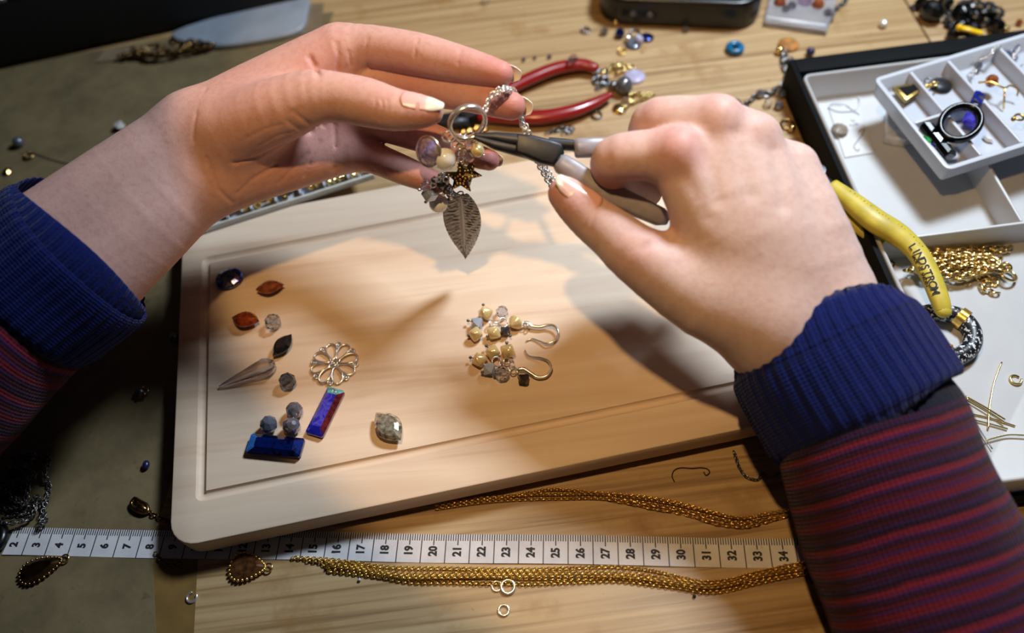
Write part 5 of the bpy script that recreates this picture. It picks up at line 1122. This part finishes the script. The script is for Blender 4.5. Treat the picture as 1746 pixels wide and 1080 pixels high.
# right hand, back of the hand towards the camera
thumbR = [(1300, 545, 29.2, 1.5), (1205, 512, 29.2, 1.38), (1090, 437, 29.3, 1.06), (1050, 404, 29.6, .92), (1010, 373, 29.85, .82), (982, 348, 29.85, .72), (964, 331, 29.95, .60)]
idxR = [(1158, 268, 28.6, 1.02), (1105, 265, 28.8, .92), (1048, 272, 29.15, .84), (1048, 300, 30.4, .72), (1072, 322, 31.6, .64), (1105, 330, 32.3, .55)]
midR = [(1222, 212, 28.9, .98), (1160, 206, 29.2, .90), (1114, 212, 29.6, .86), (1108, 250, 31.0, .74), (1120, 290, 32.2, .64), (1150, 310, 32.6, .55)]
rinR = [(1285, 240, 29.2, .92), (1240, 212, 29.8, .84), (1200, 206, 30.3, .80), (1180, 250, 31.6, .7), (1190, 300, 32.6, .6)]
pinR = [(1350, 288, 29.7, .88), (1310, 262, 30.4, .74), (1270, 250, 31.0, .70), (1240, 290, 32.0, .6), (1245, 320, 32.6, .5)]
RH = Hand([
    [(1425, 700, 29.9, 1.75), (1385, 650, 29.9, 1.72), (1318, 575, 29.7, 1.62)],
    [(1500, 665, 30.1, 1.75), (1470, 615, 30.1, 1.72), (1415, 528, 29.9, 1.58)],
    [(1318, 575, 29.6, 1.6), (1225, 400, 28.9, 1.3), (1158, 270, 28.6, 1.02)],
    [(1350, 560, 29.6, 1.55), (1285, 400, 28.7, 1.25), (1222, 214, 28.9, .98)],
    [(1390, 545, 29.7, 1.5), (1335, 400, 28.9, 1.2), (1285, 242, 29.2, .92)],
    [(1415, 528, 29.8, 1.55), (1393, 400, 29.3, 1.12), (1350, 288, 29.7, .88)],
    [(1415, 520, 29.8, 1.5), (1400, 420, 30.2, 1.1)]],
    [(thumbR, .95), (idxR, .42), (midR, .4), (rinR, .4), (pinR, .4)], kp=.65, kk=.10)
RH.palm.append([(1152, 256, 28.1, .55)]); RH.palm.append([(1222, 200, 28.4, .5)]); RH.palm.append([(1288, 226, 28.7, .45)])
for px, r, dep in (([(1008, 352), (1000, 372), (996, 392)], .08, .03), ([(1020, 346), (1012, 368), (1006, 398)], .08, .03), ([(1150, 396), (1128, 416), (1100, 420)], .25, .05), ([(1165, 305), (1190, 330), (1205, 370)], .34, .07), ([(1192, 240), (1206, 280), (1222, 340)], .30, .09), ([(1256, 228), (1266, 270), (1280, 330)], .30, .08), ([(1322, 260), (1330, 300), (1336, 350)], .28, .07)):
    RH.crease(px, r, dep)
rh = hand_object('hand', RH, np.array([.8, -6.4, 25.4]), np.array([16.4, 9.4, 34.0]), .085, 'skinR', person, [(1152, 256, 28, .9, 1.0), (1222, 200, 28.4, .9, .6), (1050, 272, 28.8, 1.0, .45), (964, 331, 29.6, 1.3, .75), (1010, 373, 29.4, .9, .4), (1085, 430, 28.8, 1.0, .5), (1114, 200, 29, .9, .5), (1290, 222, 28.7, .9, .35), (1060, 310, 29.8, .9, .6), (1120, 395, 29, .9, .4)])
nail(rh, (1004, 362, 29.95), (960, 326, 29.85), (-.12, .45, -.9), .86, .58, 1.62, free=.84, taper=.68, lift=.07)

# sleeves: rings of an elliptical section along the arm
def sleeve(name, path, mat, parent, ribs, amp, fold=0.0, n=200, v0=0.0, seed=0):
    P = np.array([cc(x, y, z) for x, y, z, *_ in path]); A = np.column_stack([P, [q[3] for q in path], [q[4] for q in path], [q[5] if len(q) > 5 else 0 for q in path]]); A = spline(A, 7)
    P = A[:, :3]; T = np.gradient(P, axis=0); T /= np.linalg.norm(T, axis=1, keepdims=True); view = np.array([0, 0, -1.0])
    dist = np.r_[0, np.cumsum(np.linalg.norm(np.diff(P, axis=0), axis=1))]; th = np.linspace(0, 2 * PI, n, endpoint=False); R = []; UV = []; rs = np.random.default_rng(seed); ph = rs.uniform(0, 6, 6)
    T0 = (P[-1] - P[0]) / np.linalg.norm(P[-1] - P[0])
    for i, (p, tt) in enumerate(zip(P, T)):
        tt = tt * .3 + T0 * .7; tt /= np.linalg.norm(tt)
        c_ = view - tt * (view @ tt); c_ /= np.linalg.norm(c_); b_ = np.cross(tt, c_); s_ = dist[i]
        rib = amp * np.cos(ribs * th) + fold * (np.sin(3 * th + ph[0] + .8 * s_) + .7 * np.sin(5 * th + ph[1] - 1.1 * s_) + .6 * np.sin(1.7 * s_ + ph[2] + 2 * th))
        R.append(p + ((A[i, 3] + rib) * np.cos(th))[:, None] * b_ + ((A[i, 4] + rib) * np.sin(th))[:, None] * c_ + (.04 * fold / .05 * np.sin(4 * th + ph[3]))[:, None] * tt)
        UV += [(j / n, v0 + s_) for j in range(n)]
    R = [c2w(r) for r in R]; m = MB(); rings(m, R, cap=False, uv=UV)
    if parent.type == 'MESH': return m.build(name, mat, parent)
    return m.build(name, mat, parent)
sl = sleeve('sleeve', [(70, 488, 31.7, 2.9, 2.5), (46, 508, 31.6, 3.15, 2.7), (20, 530, 31.5, 3.35, 2.85), (-40, 580, 31.2, 3.6, 3.1), (-130, 655, 30.8, 3.9, 3.4), (-260, 760, 30.3, 4.3, 3.8), (-420, 890, 29.6, 4.6, 4.0), (-720, 1130, 28.5, 5.0, 4.4)], 'stripe', person, 120, .006, .05, seed=1)
sleeve('cuff', [(128, 440, 31.8, 2.75, 2.25), (134, 435, 31.7, 3.05, 2.5), (139, 431, 31.6, 3.3, 2.72), (140, 430, 31.6, 3.48, 2.85), (134, 435, 31.6, 3.58, 2.95), (120, 447, 31.6, 3.62, 3.0), (95, 467, 31.6, 3.62, 3.0), (62, 494, 31.6, 3.60, 3.0), (44, 509, 31.6, 3.55, 2.95), (36, 515, 31.6, 3.35, 2.8), (40, 512, 31.6, 3.1, 2.6)], 'navy', sl, 46, .026, .03, 276, seed=2)
sr = sleeve('sleeve', [(1458, 680, 29.3, 3.1, 2.6), (1472, 712, 29.1, 3.3, 2.75), (1485, 745, 28.9, 3.42, 2.9), (1510, 815, 28.5, 3.5, 3.0), (1544, 900, 28.0, 3.58, 3.1), (1588, 1000, 27.4, 3.72, 3.2), (1650, 1120, 26.8, 4.2, 3.5), (1720, 1280, 26.0, 4.4, 3.7), (1860, 1560, 24.8, 4.7, 4.0)], 'stripe', person, 120, .006, .04, seed=3)
sleeve('cuff', [(1408, 600, 30.1, 3.0, 2.6), (1403, 590, 30.1, 3.2, 2.8), (1400, 584, 30.1, 3.42, 2.95), (1402, 588, 30.05, 3.62, 3.1), (1408, 600, 30.0, 3.70, 3.15), (1424, 627, 29.8, 3.76, 3.2), (1444, 660, 29.6, 3.80, 3.2), (1464, 693, 29.4, 3.80, 3.2), (1473, 709, 29.3, 3.75, 3.15), (1478, 717, 29.25, 3.55, 3.0), (1474, 710, 29.3, 3.3, 2.8)], 'navy', sr, 46, .026, .03, 276, seed=4)
